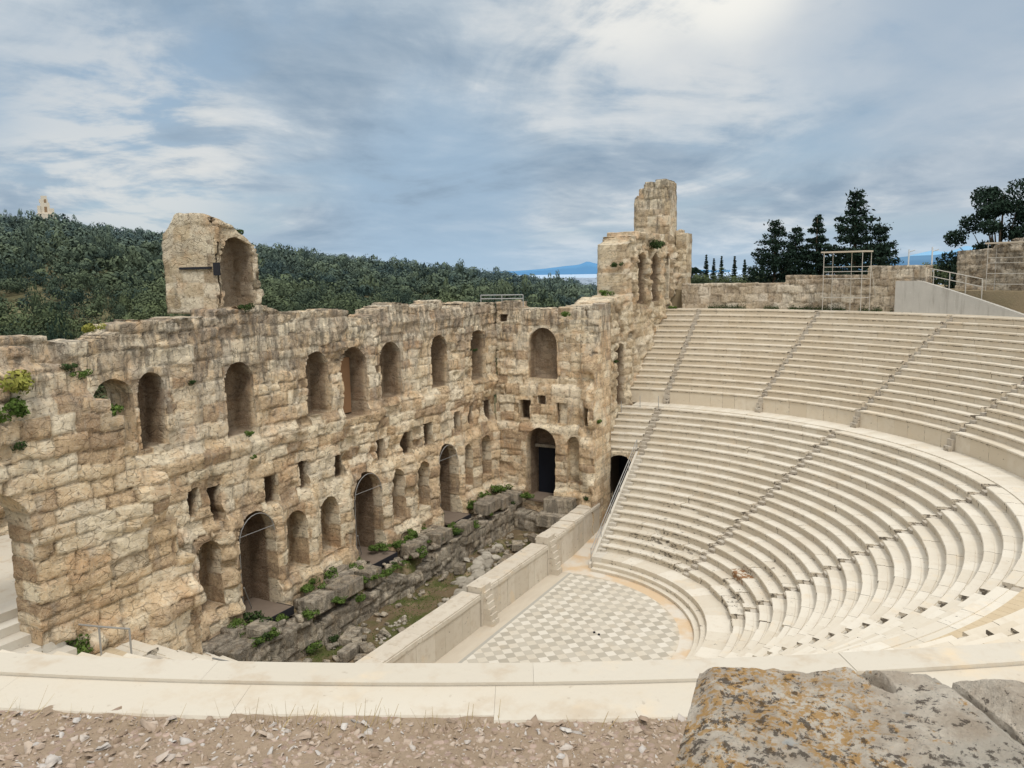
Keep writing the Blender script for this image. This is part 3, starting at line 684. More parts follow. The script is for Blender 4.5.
q = MB(); q.tube(P3(37.6, 24.6, 20.9), P3(39.0, 24.6, 17.2), .03, 6); q.build('brace', M['scaffold'], sc)
sc = empty('scaffolding', P3(41, 40, 17.2), 'tubular scaffolding against the rough stone wall at the right edge', 'scaffold')
scaffold(sc, P3(40.9, 37.0, 0)[:2], P3(40.9, 46.0, 0)[:2], -.9, (18.2, 19.4, 20.2, 21.0, 21.4), 17.0, 22.45)
# parapet kerb beside the viewer
kb = empty('parapet_kerb', P3(39.4, 150, 17), 'long curved pale marble kerb crossing the foreground', 'kerb')
mb = MB(); ml = MB()
a = 98.
while a < 196:
    n = a + random.uniform(3.2, 4.6); jr = random.uniform(-.004, .004)
    ring_block(mb, [(39.46, 17.2 + jr), (39.09, 17.2 + jr), (39.075, 17.185), (39.09, 15.9), (39.46, 15.9)], a + .0015, n - .0015, 4, (random.random() * .8, -1.6, .05, 1), (.5, -1., .5, 1), {3})
    a = n
a = 97.
while a < 196:
    n = a + random.uniform(3.0, 4.4); e = random.choice((0, 0, .02, .05, -.03))
    ring_block(ml, [(39.96 + e, 17.10), (39.94 + e, 17.14), (39.47, 17.165), (39.47, 16.6), (39.96 + e, 16.6)], a + .0015, n - .0015, 4, (random.random() * .9, -1.6, .1, 1), (.5, -.6, .6, 1), {2, 3, 4})
    a = n
mb.build('coping', M['kerb'], kb, attr=True); ml.build('lower_slab', M['kerb'], kb, attr=True)
mb = MB()
for i in range(44, 190): ring_block(mb, [(39.08, 15.4), (RO, 15.4), (RO, 15), (39.08, 15)] if i > 100 else [(39.08, 17.05), (RO, 17.05), (RO, 16), (39.08, 16)], i, i + 1, 1, (.4, 0, 0, 1), (.4, 0, 0, 1), ())
for i in range(-3, 44): ring_block(mb, [(39.4, 17.12), (RO + .02, 17.12), (RO + .02, 16.5), (39.4, 16.5)], i, i + 1, 1, (.4, .2, .3, 1), (.4, 0, 0, 1), ())
tag(mb.build('top_walkway', M['marble_up'], attr=True), kind='structure')

# ------------------------------------------------------------------ 7. orchestra floor
m, t, b_ = new_mat('chequered_marble'); Pn = pos(t)
rot = t.mapv(Pn, (1 / .53, 1 / .53, 1), (0, 0, radians(45)))
xyz = t.n('ShaderNodeSeparateXYZ', {0: rot}); fx = t.math('FLOOR', xyz.outputs[0]); fy = t.math('FLOOR', xyz.outputs[1])
par = t.math('FLOORED_MODULO', t.math('ADD', fx, fy), 2)
wn = t.n('ShaderNodeTexWhiteNoise', {0: t.n('ShaderNodeCombineXYZ', {0: fx, 1: fy}).outputs[0]}).outputs[0]
white = t.mix(wn, (.67, .63, .55), (.57, .52, .43)); gry = t.mix(wn, (.50, .46, .385), (.405, .37, .305))
c = t.mix(par, white, gry)
fr = [t.math('ABSOLUTE', t.math('SUBTRACT', t.math('FRACT', xyz.outputs[i]), .5)) for i in (0, 1)]
jt = t.math('MULTIPLY', t.sm(t.math('MAXIMUM', *fr), .475, .5), .45); c = t.mix(jt, c, (.30, .26, .2))
px = t.n('ShaderNodeSeparateXYZ', {0: Pn}); rad = t.math('SQRT', t.math('ADD', t.math('POWER', px.outputs[0], 2.), t.math('POWER', px.outputs[1], 2.)))
edge = t.sm(t.math('ADD', rad, t.math('MULTIPLY', t.noise(Pn, .7, 4), 1.6)), 9.6, 10.3)
c = t.mix(t.math('MULTIPLY', edge, .5), c, (.60, .46, .30))
# plain marble border along the stage and round the edge
bd = t.math('LESS_THAN', px.outputs[1], -1.0); bd2 = t.math('GREATER_THAN', rad, 9.15)
slab = t.mix(t.noise(t.mapv(Pn, (.5, 2, 1)), 1.2, 4), (.62, .56, .46), (.50, .43, .34))
c = t.mix(bd, c, slab); ln = t.math('MULTIPLY', t.math('LESS_THAN', px.outputs[1], -.82), t.math('GREATER_THAN', px.outputs[1], -1.02)); c = t.mix(ln, c, (.40, .38, .33))
blotch = t.math('MULTIPLY', t.sm(t.noise(t.mapv(Pn, loc=(31, 12, 0)), .32, 3), .54, .66), bd2)
c = t.mix(bd2, c, t.mix(t.sm(t.noise(Pn, .35, 4), .42, .58), (.64, .59, .51), (.62, .47, .31)))
c = t.mix(t.math('MULTIPLY', t.sm(t.noise(t.mapv(Pn, loc=(2, 2, 2)), 1.1, 6, .65), .5, .75), .3), c, (.55, .45, .32))
setb(t, b_, c, .6, t.noise(Pn, 9), .12, .01)
mb = MB(); N = 90; pts = [(-17.9, -2.2, 0), (17.9, -2.2, 0)] + [P3(10.1, 180 - 180 * i / N, 0) for i in range(N + 1)]
pts = [(-12.6, -2.2, 0), (12.6, -2.2, 0), (12.6, .2, 0)] + [P3(10.1, 178.8 - 177.6 * i / N, 0) for i in range(N + 1)] + [(-12.6, .2, 0)]
mb.add(pts, [tuple(range(len(pts)))]); tag(mb.build('orchestra_floor', m), kind='structure')
m2, t, b_ = new_mat('side_passage_marble'); Pn = pos(t)
setb(t, b_, t.mix(t.sm(t.noise(Pn, .9, 5), .4, .7), (.66, .60, .51), (.62, .45, .28)), .7, t.noise(Pn, 6), .2, .02)
for sx in (-1, 1):
    mb = MB(); X = [(12.6, 0), (20.3, .75), (27, .8)]
    for (x0, z0), (x1, z1) in zip(X, X[1:]): mb.add([(sx * x0, -3.1, z0), (sx * x1, -3.1, z1), (sx * x1, .3, z1), (sx * x0, .3, z0)], [(0, 1, 2, 3) if sx < 0 else (3, 2, 1, 0)])
    tag(mb.build('side_passage_floor', m2), kind='structure')
fl = MB(); fl.tube((-.9, 4.2, .0), (-.9, 4.2, .07), .07, 12); fl.tube((-.75, 4.55, .0), (-.75, 4.55, .07), .07, 12)
tag(fl.build('floor_socket', M['blackedge']), 'pair of tiny black floor sockets on the chequered orchestra paving', 'floor socket')
# tunnel mouths
for sx, nm in ((-1, 'far'),):
    tm = empty('side_entrance', (sx * 20.2, -1, 0), 'dark vaulted side entrance passing under the far end of the seating', 'entrance')
    masonry(tm, 'entrance_wall', M['wall_pale'], '+x', sx * 20.22, -2.95, .1, 0, 6.35, cell=.08, thick=5., dcell=.5, seed=81, relief=.4, erode=.4,
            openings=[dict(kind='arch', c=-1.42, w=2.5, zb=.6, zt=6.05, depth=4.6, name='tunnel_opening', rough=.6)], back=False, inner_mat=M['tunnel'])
    b = MB(); b.box(-23.6, -23.5, -2.8, .1, .6, 6.2); b.build('dark_panel', M['darkpanel'], tm)  # black sheet painted for the shade deep in the tunnel, no door

# ------------------------------------------------------------------ 8. stage front (low wall) with two stair blocks
sf = empty('stage_front_wall', (0, -2.7, 0), 'low marble clad stage front wall between the orchestra and the sunken ruins', 'wall')
def seg_wall(x0, x1, zt, zt2=None):
    mb = MB(); x = x0; zt2 = zt2 or zt
    while x < x1 - .01:
        n = min(x1, x + random.uniform(.8, 1.15)); z = zt + (zt2 - zt) * ((x + n) / 2 - x0) / (x1 - x0)
        j = random.uniform(-.012, .012); mb.box(x + .006, n - .006, -2.6, -2.15 + j, -.1, z - .32, (random.random(), .15 * random.random(), .15, 1)); x = n
    x = x0
    while x < x1 - .01:
        n = min(x1, x + random.uniform(1.2, 2.0)); z = zt + (zt2 - zt) * ((x + n) / 2 - x0) / (x1 - x0)
        d = random.uniform(-.02, .02)
        mb.box(x + .005, n - .005, -2.75, -2.08 + d, z - .32, z - .08, (random.random() * .8, .1, .1, 1))
        mb.box(x + .005, n - .005, -3.35 + d, -2.14 + d, z - .078, z + .0, (random.random() * .9, .2 * random.random(), .25, 1)); x = n
    mb.box(x0, x1, -3.3, -2.55, -.5, zt2 - .1 if zt2 < zt else zt - .1, (.9, .5, .9, 1))
    return mb.build('wall_section', M['stage_marble'], sf, attr=True)
seg_wall(1.35, 15.5, 2.05); seg_wall(-7.9, .95, 2.2); seg_wall(-17.6, -8.4, 2.75, 2.3)
for x0, h in ((.2, 2.4), (-9.0, 2.7)):
    mb = MB(); n = 6
    for k in range(n):
        z = h - .35 - k * (h - .35) / n; mb.box(x0 + .05, x0 + .8, -2.14, -1.98 + .10 * k, z - (h - .35) / n - .01, z, (random.random(), .25, .2, 1))
    mb.box(x0 - .1, x0 + 1.05, -3.0, -2.1, -.1, h, (.5, .2, .2, 1)); mb.build('stair_block', M['stage_marble'], sf, attr=True)

# ------------------------------------------------------------------ 9. the sunken ruins between stage front and facade
m, t, b_ = new_mat('pit_ground'); Pn = pos(t)
c = t.mix(t.sm(t.noise(Pn, .45, 5, .6), .42, .6), (.17, .125, .075), (.095, .10, .035)); c = t.mix(t.math('MULTIPLY', t.sm(t.noise(t.mapv(Pn, loc=(9, 0, 0)), .9, 6, .65), .52, .66), .8), c, (.34, .255, .165))
c = t.mix(t.sm(t.noise(Pn, 9, 4), .6, .75), c, (.30, .27, .22))
setb(t, b_, c, .95, t.noise(Pn, 7, 6, .7), .8, .08); M['pit'] = m
def sheet(name, x0, x1, y0, y1, cell, zf, mat):
    nx = int((x1 - x0) / cell); ny = int((y1 - y0) / cell)
    X, Y = np.meshgrid(np.linspace(x0, x1, nx + 1), np.linspace(y0, y1, ny + 1), indexing='ij'); Z = zf(X, Y)
    V = np.stack([X.ravel(), Y.ravel(), Z.ravel()], 1); I, J = np.meshgrid(np.arange(nx), np.arange(ny), indexing='ij'); I = I.ravel(); J = J.ravel(); n = ny + 1
    return link(name, mesh_np(name, V, np.stack([I * n + J, (I + 1) * n + J, (I + 1) * n + J + 1, I * n + J + 1], 1), None, True), mat)
def pitz(X, Y):
    z = .3 + .18 * fbm(X, Y, X * 0, .5, 4, 3) + .05 * fbm(X, Y, X * 0, 2.5, 3, 4)
    z = z + 2.0 * sstep(-8.9, -9.4, Y) if False else z + 1.55 * (1 - sstep(-9.6, -8.7, Y)) + .35 * (1 - sstep(-11, -10, Y)) + .8 * (1 - sstep(-16.6, -15.2, X)) * sstep(-8.7, -8, Y)
    return z
tag(sheet('pit_ground', -18.2, 22, -12.2, -2.9, .16, pitz, M['pit']), kind='structure')
fw = empty('foundation_wall', (0, -8.6, 0), 'long grey stone foundation wall running through the sunken ruins below the stage facade', 'wall')
fp = steps_profile([(-15.5, 2.4), (-9, 2.0), (-6, 2.3), (-3.4, 1.7), (-1.5, 1.2), (.5, 1.6), (2.2, 2.0), (3.6, 1.1), (4.5, 2.0), (8, 1.5), (9, 2.2), (16, 2.1)], .16, 15, 1.1)
masonry(fw, 'foundation_face', M['wall_grey'], '+y', -8.55, -15.6, 16.5, -.2, 3.0, cell=.10, thick=1.1, dcell=.2, top=fp, seed=91, relief=1.3, erode=1.2, ch=.6, bl=1.3)
f2 = empty('inner_foundation_wall', (0, -10, 0), 'broken upper course of foundation blocks just under the arched doorways', 'wall')
fp2 = steps_profile([(-15, 3.1), (-12.6, 3.0), (-12.2, 2.2), (-7, 2.2), (-6.6, 2.9), (-2.5, 2.7), (-2.2, 1.9), (1.9, 1.9), (2.1, 3.0), (5.6, 2.9), (6.0, 2.2), (7.9, 2.7), (8.2, 1.9), (12, 1.9), (12.3, 2.9), (17, 2.9)], .14, 19, .9)
masonry(f2, 'foundation_face', M['wall_grey'], '+y', -9.75, -15, 16.5, 1.2, 3.4, cell=.10, thick=.9, dcell=.2, top=fp2, seed=97, relief=1.3, erode=1.1, ch=.55, bl=1.2)
f3 = empty('cross_foundation_wall', (-15.4, -6, 0), 'short grey foundation wall closing the far end of the sunken ruins', 'wall')
masonry(f3, 'foundation_face', M['wall_grey'], '+x', -15.2, -8.6, -3.3, -.2, 2.1, cell=.10, thick=1.6, dcell=.2, top=steps_profile([(-9, 1.9), (-6, 1.4), (-3, 1.7)], .15, 21, 1.0), seed=99, relief=1.1, erode=1.1, ch=.6, bl=1.3)

def rock_mesh(seed, boxy=.5, jag=.25, n=7, cut=True):
    rng = np.random.default_rng(seed)
    V = []; idx = {}; F = []
    def vid(p):
        k = tuple(np.round(p, 5))
        if k not in idx: idx[k] = len(V); V.append(p)
        return idx[k]
    g = np.linspace(-1, 1, n)
    for ax in range(3):
        for sgn in (-1, 1):
            for i in range(n - 1):
                for j in range(n - 1):
                    q = []
                    for (a, b) in ((i, j), (i + 1, j), (i + 1, j + 1), (i, j + 1)):
                        p = [0, 0, 0]; p[ax] = sgn; p[(ax + 1) % 3] = g[a]; p[(ax + 2) % 3] = g[b]; q.append(vid(np.array(p, float)))
                    F.append(q if sgn > 0 else q[::-1])
    V = np.array(V); L = np.linalg.norm(V, axis=1)[:, None]; S = V / L
    W = V * boxy + S * (1 - boxy)
    off = rng.uniform(0, 50, 3); d = fbm(S[:, 0] + off[0], S[:, 1] + off[1], S[:, 2] + off[2], 1.1, 3, seed)
    W = W * (1 + jag * d[:, None])
    for _ in range(3 if cut else 0):      # a few broken facets
        nrm = rng.normal(size=3); nrm /= np.linalg.norm(nrm); h = rng.uniform(.62, .85); k = W @ nrm; W = np.where((k > h)[:, None], W - (k - h)[:, None] * nrm[None, :], W)
    me = mesh_np('rock', W * .5, np.array(F), np.tile([rng.random(), 0, 0, 1], (len(W), 1)), False)
    return me
def rock_mat(name, a, b2, c3, sc=3):
    m, t, b = new_mat(name); P = t.n('ShaderNodeTexCoord').outputs['Object']; Pw = pos(t)
    oi = t.n('ShaderNodeObjectInfo').outputs['Random']
    c = t.mix(oi, a, b2); c = t.mix(t.math('MULTIPLY', t.sm(t.noise(Pw, sc, 5, .65), .5, .7), .7), c, c3)
    setb(t, b, c, .9, t.noise(Pw, sc * 4, 4), .5, .03); return m
M['rock'] = rock_mat('loose_limestone', (.52, .47, .39), (.30, .27, .22), (.16, .13, .10), 2.5)
M['rock_white'] = rock_mat('pale_rubble', (.47, .43, .36), (.30, .27, .22), (.22, .19, .15), 3)
ROCKS = [rock_mesh(100 + i, .35, .35) for i in range(7)]; BLOCKS = [rock_mesh(200 + i, .955, .07, 15, False) for i in range(6)]
ROCKS2 = [rock_mesh(150 + i, .5, .35) for i in range(6)]
for me in ROCKS2: me.materials.append(M['wall_grey'])
for me in ROCKS: me.materials.append(M['rock_white'])
for me in BLOCKS: me.materials.append(M['wall_grey'])
def rock(name, me, p, sc, rot, label, cat, group=None):
    o = bpy.data.objects.new(name, me); COL.objects.link(o); o.location = p; o.scale = sc; o.rotation_euler = rot; return tag(o, label, cat, group)
def gz(x, y): return float(pitz(np.array([x]), np.array([y]))[0])
def along(x0, y0, x1, y1, n, w, smin, smax, label, group):
    for i in range(n):
        q = (i + random.random()) / n; x = x0 + (x1 - x0) * q + random.gauss(0, w); y = y0 + (y1 - y0) * q + random.gauss(0, w); s = random.uniform(smin, smax)
        y = max(-8.3, min(-3.55, y))
        rock('rubble_stone', random.choice(ROCKS), (x, y, gz(x, y) + s * .22 * random.uniform(.6, 1.4)), (s * random.uniform(.8, 1.4), s, s * random.uniform(.5, .8)), (random.uniform(-.3, .3), random.uniform(-.3, .3), random.uniform(0, 6)), label, 'stone', group)
along(-1.0, -5.0, -9.5, -7.4, 46, .5, .35, .8, 'pale rubble stone lying in the long heap in the sunken pit', 'rubble stones of the heap in the pit')
along(-1.2, -4.6, .4, -5.4, 14, .3, .25, .5, 'pale rubble stone lying in the long heap in the sunken pit', 'rubble stones of the heap in the pit')
along(3.0, -6.4, 4.6, -6.6, 22, .28, .12, .24, 'small white stone scattered on the grassy pit floor', 'small white stones on the pit floor')
along(5.2, -6.2, 6.0, -6.0, 12, .25, .12, .24, 'small white stone scattered on the grassy pit floor', 'small white stones on the pit floor')
for (xa, xb, ya, yb, cnt, s0_, s1_) in ((-15, 15, -9.6, -8.9, 70, .22, .6), (-14, 14, -8.3, -7.7, 45, .15, .4), (3, 10, -7.6, -4.2, 30, .18, .5), (-14.5, -9, -7.8, -4.2, 26, .2, .5)):
    for i in range(cnt):
        x = random.uniform(xa, xb); y = random.uniform(ya, yb); q = random.uniform(s0_, s1_); zt_ = (2.0 + random.uniform(0, .5)) if ya < -8.8 else gz(x, y)
        rock('broken_stone', random.choice(ROCKS2), (x, y, zt_ + q * .25), (q * random.uniform(.8, 1.5), q, q * random.uniform(.5, .8)), (random.uniform(-.3, .3), random.uniform(-.3, .3), random.uniform(0, 6)), 'broken grey stone lying loose among the foundation ruins', 'stone', 'loose broken stones among the foundations')
blocks = [((6.6, -7.6, .5), (1.7, .8, .5), .3, 'flat grey slab lying on the grass near the pit foundation wall'),
          ((8.3, -6.4, .55), (1.3, .6, .55), .1, 'long fallen block at the near end of the pit'), ((7.6, -5.6, .5), (.9, .7, .5), 1.0, 'pale fallen block beside the parapet at the near end of the pit'),
          ((7.3, -6.6, .5), (1.0, .55, .55), .7, 'grey fallen block between two slabs at the near end of the pit'), ((8.6, -5.3, .45), (.7, .6, .5), .4, 'small square block closest to the viewer in the pit'),
          ((-7.2, -5.1, .7), (1.5, .7, .5), .2, 'long white block lying across the pit near the stage front'), ((-10.8, -6.0, .7), (1.2, .8, .5), .5, 'pale flat block at the far end of the rubble'),
          ((-12.6, -5.4, .8), (1.0, .6, .5), 1.2, 'white block beside the far foundation wall'), ((-5.1, -7.5, .6), (.9, .7, .6), .3, 'single grey block at the foot of the foundation wall'),
          ((3.9, -10.7, 3.0), (1.4, .9, .35), .15, 'white marble slab lying on top of the weeds beside the middle doorway'),
          ((7.4, -9.3, 2.5), (1.9, 1.1, .9), .02, 'large squared block on the foundation left of the middle doorway'), ((5.3, -9.0, 2.7), (2.1, 1.2, .8), .03, 'rough bedded block below the white marble slab'),
          ((2.6, -9.4, 2.4), (1.2, 1.3, 1.0), 0, 'squared block tight against the middle door landing'), ((-2.6, -9.6, 2.5), (1.5, 1.2, .9), 0, 'squared block just beyond the middle door landing'),
          ((-5.4, -9.3, 2.6), (1.9, 1.1, .8), .05, 'long block on the foundation between the middle and far doorways'), ((-8.0, -8.9, 2.5), (1.4, 1.0, .8), .1, 'weathered block on the foundation near the far doorway'),
          ((-12.2, -9.3, 3.0), (2.2, 1.2, .9), 0, 'tall block beyond the far doorway landing'), ((-14.2, -9.2, 2.8), (1.4, 1.1, .9), 0, 'block in the far corner of the foundations'),
          ((-16.3, -5.0, 2.5), (1.2, 2.3, 1.1), 0, 'big plinth block at the foot of the wing wall, right of the dark doorway'), ((-15.6, -4.6, 1.5), (1.6, 3.6, 1.0), 0, 'long lower plinth under the big plinth block by the wing wall'),
          ((-16.3, -9.3, 2.6), (1.1, 1.4, 1.0), 0, 'plinth block at the foot of the wing wall, left of the dark doorway'), ((11.6, -9.4, 2.5), (1.3, 1.2, .8), .1, 'mossy block below the leftmost small niche'),
          ((13.5, -9.2, 2.2), (1.6, 1.4, .9), .2, 'rough block under the broken near wall'), ((23.0, -1.5, 12.9), (.9, .8, .75), .2, 'pale squared block jutting from the broken end of the near wall')]
for p, s, a, lb in blocks[:-1]: rock('stone_block', random.choice(BLOCKS), p, s, (random.uniform(-.04, .04), random.uniform(-.04, .04), a), lb, 'stone block')

# ------------------------------------------------------------------ 10. foliage
def cards(centers, normals, size, rng, asp=.6, tri=False):
    n = len(centers); t = rng.normal(size=(n, 3)); t -= (t * normals).sum(1)[:, None] * normals; t /= np.linalg.norm(t, axis=1)[:, None]; w = np.cross(normals, t)
    s = (size * rng.uniform(.6, 1.3, n))[:, None]
    V = np.stack([centers - t * s, centers - w * s * asp, centers + t * s, centers + w * s * asp], 1).reshape(-1, 3)
    return V, np.arange(4 * n).reshape(n, 4)
def clump_arrays(rng, R, n, size, blobs=5, squash=.8, jit=.45, sn=.16):
    bc = rng.normal(size=(blobs, 3)) * R * .42; bc[:, 2] *= squash; bc[0] = 0
    br = R * rng.uniform(.35, .62, blobs); k = rng.integers(0, blobs, n); d = rng.normal(size=(n, 3)); d /= np.linalg.norm(d, axis=1)[:, None]
    C = bc[k] + d * (br[k] * rng.uniform(.75, 1.08, n))[:, None]; C[:, 2] *= squash
    nn = d + rng.normal(size=(n, 3)) * jit; nn /= np.linalg.norm(nn, axis=1)[:, None]
    V, F = cards(C, nn, size, rng)
    shade = np.clip(.45 + .35 * d[:, 2] + rng.normal(0, sn, n), 0, 1); col = np.repeat(shade, 4)  # top light painted in: cards paler where they face up
    return V, F, np.stack([col, col, col, np.ones_like(col)], 1)
WM = []
for i in range(5):
    V, F, c = clump_arrays(np.random.default_rng(300 + i), .5, 520, .062, 7, .7); WM.append((V, F, c))
def weed(p, s, mat, label, sz=(1, 1, 1), name='weed_clump', cat='weed', group=None):
    i = random.randrange(5); V, F, c = WM[i]; key = '%s_%d' % (mat, i)
    me = bpy.data.meshes.get(key)
    if not me: me = mesh_np(key, V, F, c); me.materials.append(M[mat])
    o = bpy.data.objects.new(name, me); COL.objects.link(o); o.location = p; o.scale = (s * sz[0], s * sz[1], s * sz[2]); o.rotation_euler = (0, 0, random.uniform(0, 6)); return tag(o, label, cat, group)
W = [((26.93, -1.85, 15.15), .38, 'weed_dark', 'dark green tuft on the near wall just above the archway'), ((24.6, -1.9, 16.75), .8, 'weed', 'bright green plant on the broken crest left of the open arch'),
     ((24.35, -1.9, 16.3), .6, 'weed', 'small green plant lower on the broken crest left of the open arch'), ((27.5, -1.7, 18.0), 1.3, 'weed_yellow', 'yellowish bush growing from the near wall at the left edge'),
     ((27.6, -1.6, 17.2), 1.1, 'weed', 'green bush under the yellowish one at the left edge'), ((27.6, -1.7, 16.2), .6, 'weed_dark', 'small dark tuft below the bushes at the left edge'),
     ((25.8, -1.9, 18.25), .5, 'weed_dark', 'dark tuft on the upper ledge of the near wall'), ((25.3, -1.9, 18.0), .5, 'weed', 'green tuft at the right end of the near wall ledge'),
     ((18.2, -11.6, 18.75), .8, 'weed_yellow', 'bright yellow green plant on the stage wall top left of the tower'), ((13.4, -11.1, 15.78), .5, 'weed_dark', 'dark tuft on the facade below the tower'),
     ((9.4, -11.2, 19.3), .8, 'weed_dark', 'dark bush at the foot of the vaulted tower niche'), ((9.95, -11.0, 12.6), .6, 'weed', 'green plant on the sill of the arched recess under the tower'),
     ((9.8, -10.9, 11.3), .4, 'weed', 'small green plant below the recess under the tower'), ((17.0, -11.0, 12.0), .45, 'weed_dark', 'tuft high on the wall below the open arch'),
     ((-13.96, -11.1, 14.9), .45, 'weed_dark', 'dark tuft in the last arched recess of the facade'), ((26.4, -1.6, 9.75), .9, 'weed', 'green bush beside the short walkway railing'),
     ((-32.2, -2.5, 23.2), 1.7, 'weed_dark', 'dark shrub rooted above the slender arches of the tall tower'), ((-25.6, -3.9, 21.4), .9, 'weed_dark', 'shrub on the front of the tall tower'),
     ((-17.0, -4.8, 17.6), .9, 'weed', 'grey green shrub on the dip in the wing wall top'), ((-25.2, -4.8, 18.9), 1.1, 'weed', 'grassy tuft at the foot of the tall tower front'),
     ((-37.3, -2.4, 17.2), .9, 'weed', 'green tuft at the top of the seating beside the tower'), ((9.0, -12.2, 23.2), .9, 'weed_dark', 'grassy tuft on the crown of the wall tower'),
     ((11.0, -10.6, 2.7), 1.4, 'weed_dark', 'dark spreading plant below the leftmost small niche'), ((12.3, -10.4, 2.6), 1.3, 'weed', 'weedy mound under the near broken wall'),
     ((-1.9, -10.3, 2.9), 1.1, 'weed', 'green bush beyond the middle door landing'), ((-3.9, -10.6, 2.9), 1.4, 'weed', 'green bush below the double niches of the facade'),
     ((-5.6, -11.0, 2.9), 1.2, 'weed', 'green bush right of the double niches'), ((-2.2, -9.2, 2.2), .9, 'weed', 'green tuft between foundation blocks past the middle landing'),
     ((2.6, -10.6, 2.9), 1.0, 'weed', 'green bush left of the middle door landing'), ((5.0, -10.5, 3.0), 1.3, 'weed', 'green bush left of the white marble slab'),
     ((4.2, -9.8, 2.4), 1.1, 'weed', 'green plants spilling below the white marble slab'), ((4.7, -8.6, 1.9), 1.0, 'weed', 'hanging green plant on the foundation face below the slab'),
     ((6.0, -10.9, 3.1), .9, 'weed', 'small green bush under the second small niche'), ((-7.6, -9.4, 2.6), 1.0, 'weed', 'green bush left of the far door landing'),
     ((-11.5, -10.3, 3.0), 1.4, 'weed', 'green bush right of the far door landing'), ((-13.6, -10.6, 3.2), 1.5, 'weed', 'green bush before the last niche of the facade'),
     ((-15.9, -10.4, 3.3), 1.5, 'weed', 'largest green bush in the far corner of the stage'), ((-16.4, -8.0, 2.9), 1.1, 'weed', 'green plants before the dark doorway of the wing wall'),
     ((-9.3, -8.7, 2.4), .9, 'weed', 'green tuft hanging over the foundation near the far doorway'), ((-16.6, -2.9, 3.2), .7, 'weed_dark', 'dark tuft at the foot of the wing wall by the side entrance'),
     ((8.9, -8.3, .8), 1.0, 'weed', 'green tuft at the foot of the near foundation wall'), ((7.3, -8.2, .6), .7, 'weed_dark', 'low dark weed beside the flat grey slab'),
     ((-22.6, -2.7, 13.4), .5, 'weed_dark', 'dark tuft by the corridor doorway beside the seating'), ((-17.2, -2.0, 9.3), .7, 'weed', 'green tuft on the corner above the side entrance')]
for p, s, mt, lb in W: weed(p, s, mt, lb)
for i in range(46):
    x = random.uniform(-16, 13); y = random.choice((random.uniform(-11.2, -10.2), random.uniform(-9.7, -8.8), random.uniform(-9.2, -8.6))); weed((x, y, 2.5 + .5 * (y < -10)), random.uniform(.5, 1.2), random.choice(('weed', 'weed', 'weed_dark')), 'low green weed growing between the foundation stones under the facade', (1, 1, .7), 'low_weed', 'weed', 'weeds between the foundation stones')
# ground cover on the pit floor and terrace: uncountable
rng = np.random.default_rng(5); n = 9000
gx_ = rng.uniform(-15, 14, n); gy_ = rng.uniform(-11, -3.5, n); keep = fbm(gx_, gy_, gx_ * 0, .5, 3, 88) > .02; gx_, gy_ = gx_[keep], gy_[keep]
C = np.stack([gx_, gy_, pitz(gx_, gy_) + .03], 1); nn = rng.normal(size=C.shape); nn[:, 2] *= .4; nn /= np.linalg.norm(nn, axis=1)[:, None]
V, F = cards(C, nn, .06, rng, .35); sh = np.repeat(rng.random(len(C)), 4)
tag(link('ground_weeds', mesh_np('ground_weeds', V, F, np.stack([sh, sh, sh, sh * 0 + 1], 1)), M['weed']), 'low weeds and grass spreading over the sunken pit floor', 'weeds', kind='stuff')
# weeds along the foot of the far terrace wall
n = 5000; th = rng.uniform(-2, 31, n); th = th[fbm(th, th * 0, th * 0, .9, 3, 6) > -.1]; r_ = rng.uniform(38.0, 38.5, len(th))
C = np.stack([-r_ * np.cos(np.radians(th)), r_ * np.sin(np.radians(th)), 17.14 + rng.exponential(.12, len(th))], 1); nn = rng.normal(size=C.shape); nn /= np.linalg.norm(nn, axis=1)[:, None]
V, F = cards(C, nn, .07, rng, .35); sh = np.repeat(rng.random(len(C)), 4)
tag(link('verge_grass', mesh_np('verge_grass', V, F, np.stack([sh, sh, sh, sh * 0 + 1], 1)), M['weed_dark']), 'strip of grass at the foot of the low wall above the seating', 'grass', kind='stuff')

# ------------------------------------------------------------------ 11. foreground ground, gravel and the lichened blocks
m, t, b_ = new_mat('gravelly_earth'); Pn = pos(t)
c = t.mix(t.noise(Pn, 1.5, 6, .6), (.40, .31, .225), (.26, .195, .135))
vor = t.n('ShaderNodeTexVoronoi', {'Vector': t.mapv(Pn, (1, 1, 1)), 'Scale': 14., 'Randomness': 1.}); vd = vor.outputs[0]; vc = vor.outputs[1]
peb = t.mix(t.n('ShaderNodeSeparateColor', {0: vc}).outputs[0], (.50, .38, .31), (.30, .22, .18))
c = t.mix(t.math('MULTIPLY', t.sm(t.noise(Pn, 3.5, 4), .42, .55), t.math('SUBTRACT', 1, t.sm(vd, .3, .5))), c, peb)
c = t.mix(t.math('MULTIPLY', t.sm(t.noise(Pn, 22, 4), .55, .75), .5), c, (.13, .085, .06))
setb(t, b_, c, .95, t.math('SUBTRACT', t.noise(Pn, 18, 6, .7), t.math('MULTIPLY', vd, .6)), .8, .03)
def gravz(r, th):
    x = -r * np.cos(np.radians(th)); y = r * np.sin(np.radians(th))
    return 17.09 + .035 * fbm(x, y, x * 0, .9, 3, 5) * np.clip((r - 39.9) / .5, 0, 1) + .025 * fbm(x, y, x * 0, 6, 4, 6) + .024 * np.clip(r - 40, 0, 99) + .04 * (1 - sstep(39.9, 40.25, r))
na, nr = 900, 110; A_, R_ = np.meshgrid(np.linspace(120, 195, na), 39.8 + np.linspace(0, 1, nr) ** 1.6 * 14, indexing='ij')
V = np.stack([-R_ * np.cos(np.radians(A_)), R_ * np.sin(np.radians(A_)), gravz(R_, A_)], -1).reshape(-1, 3)
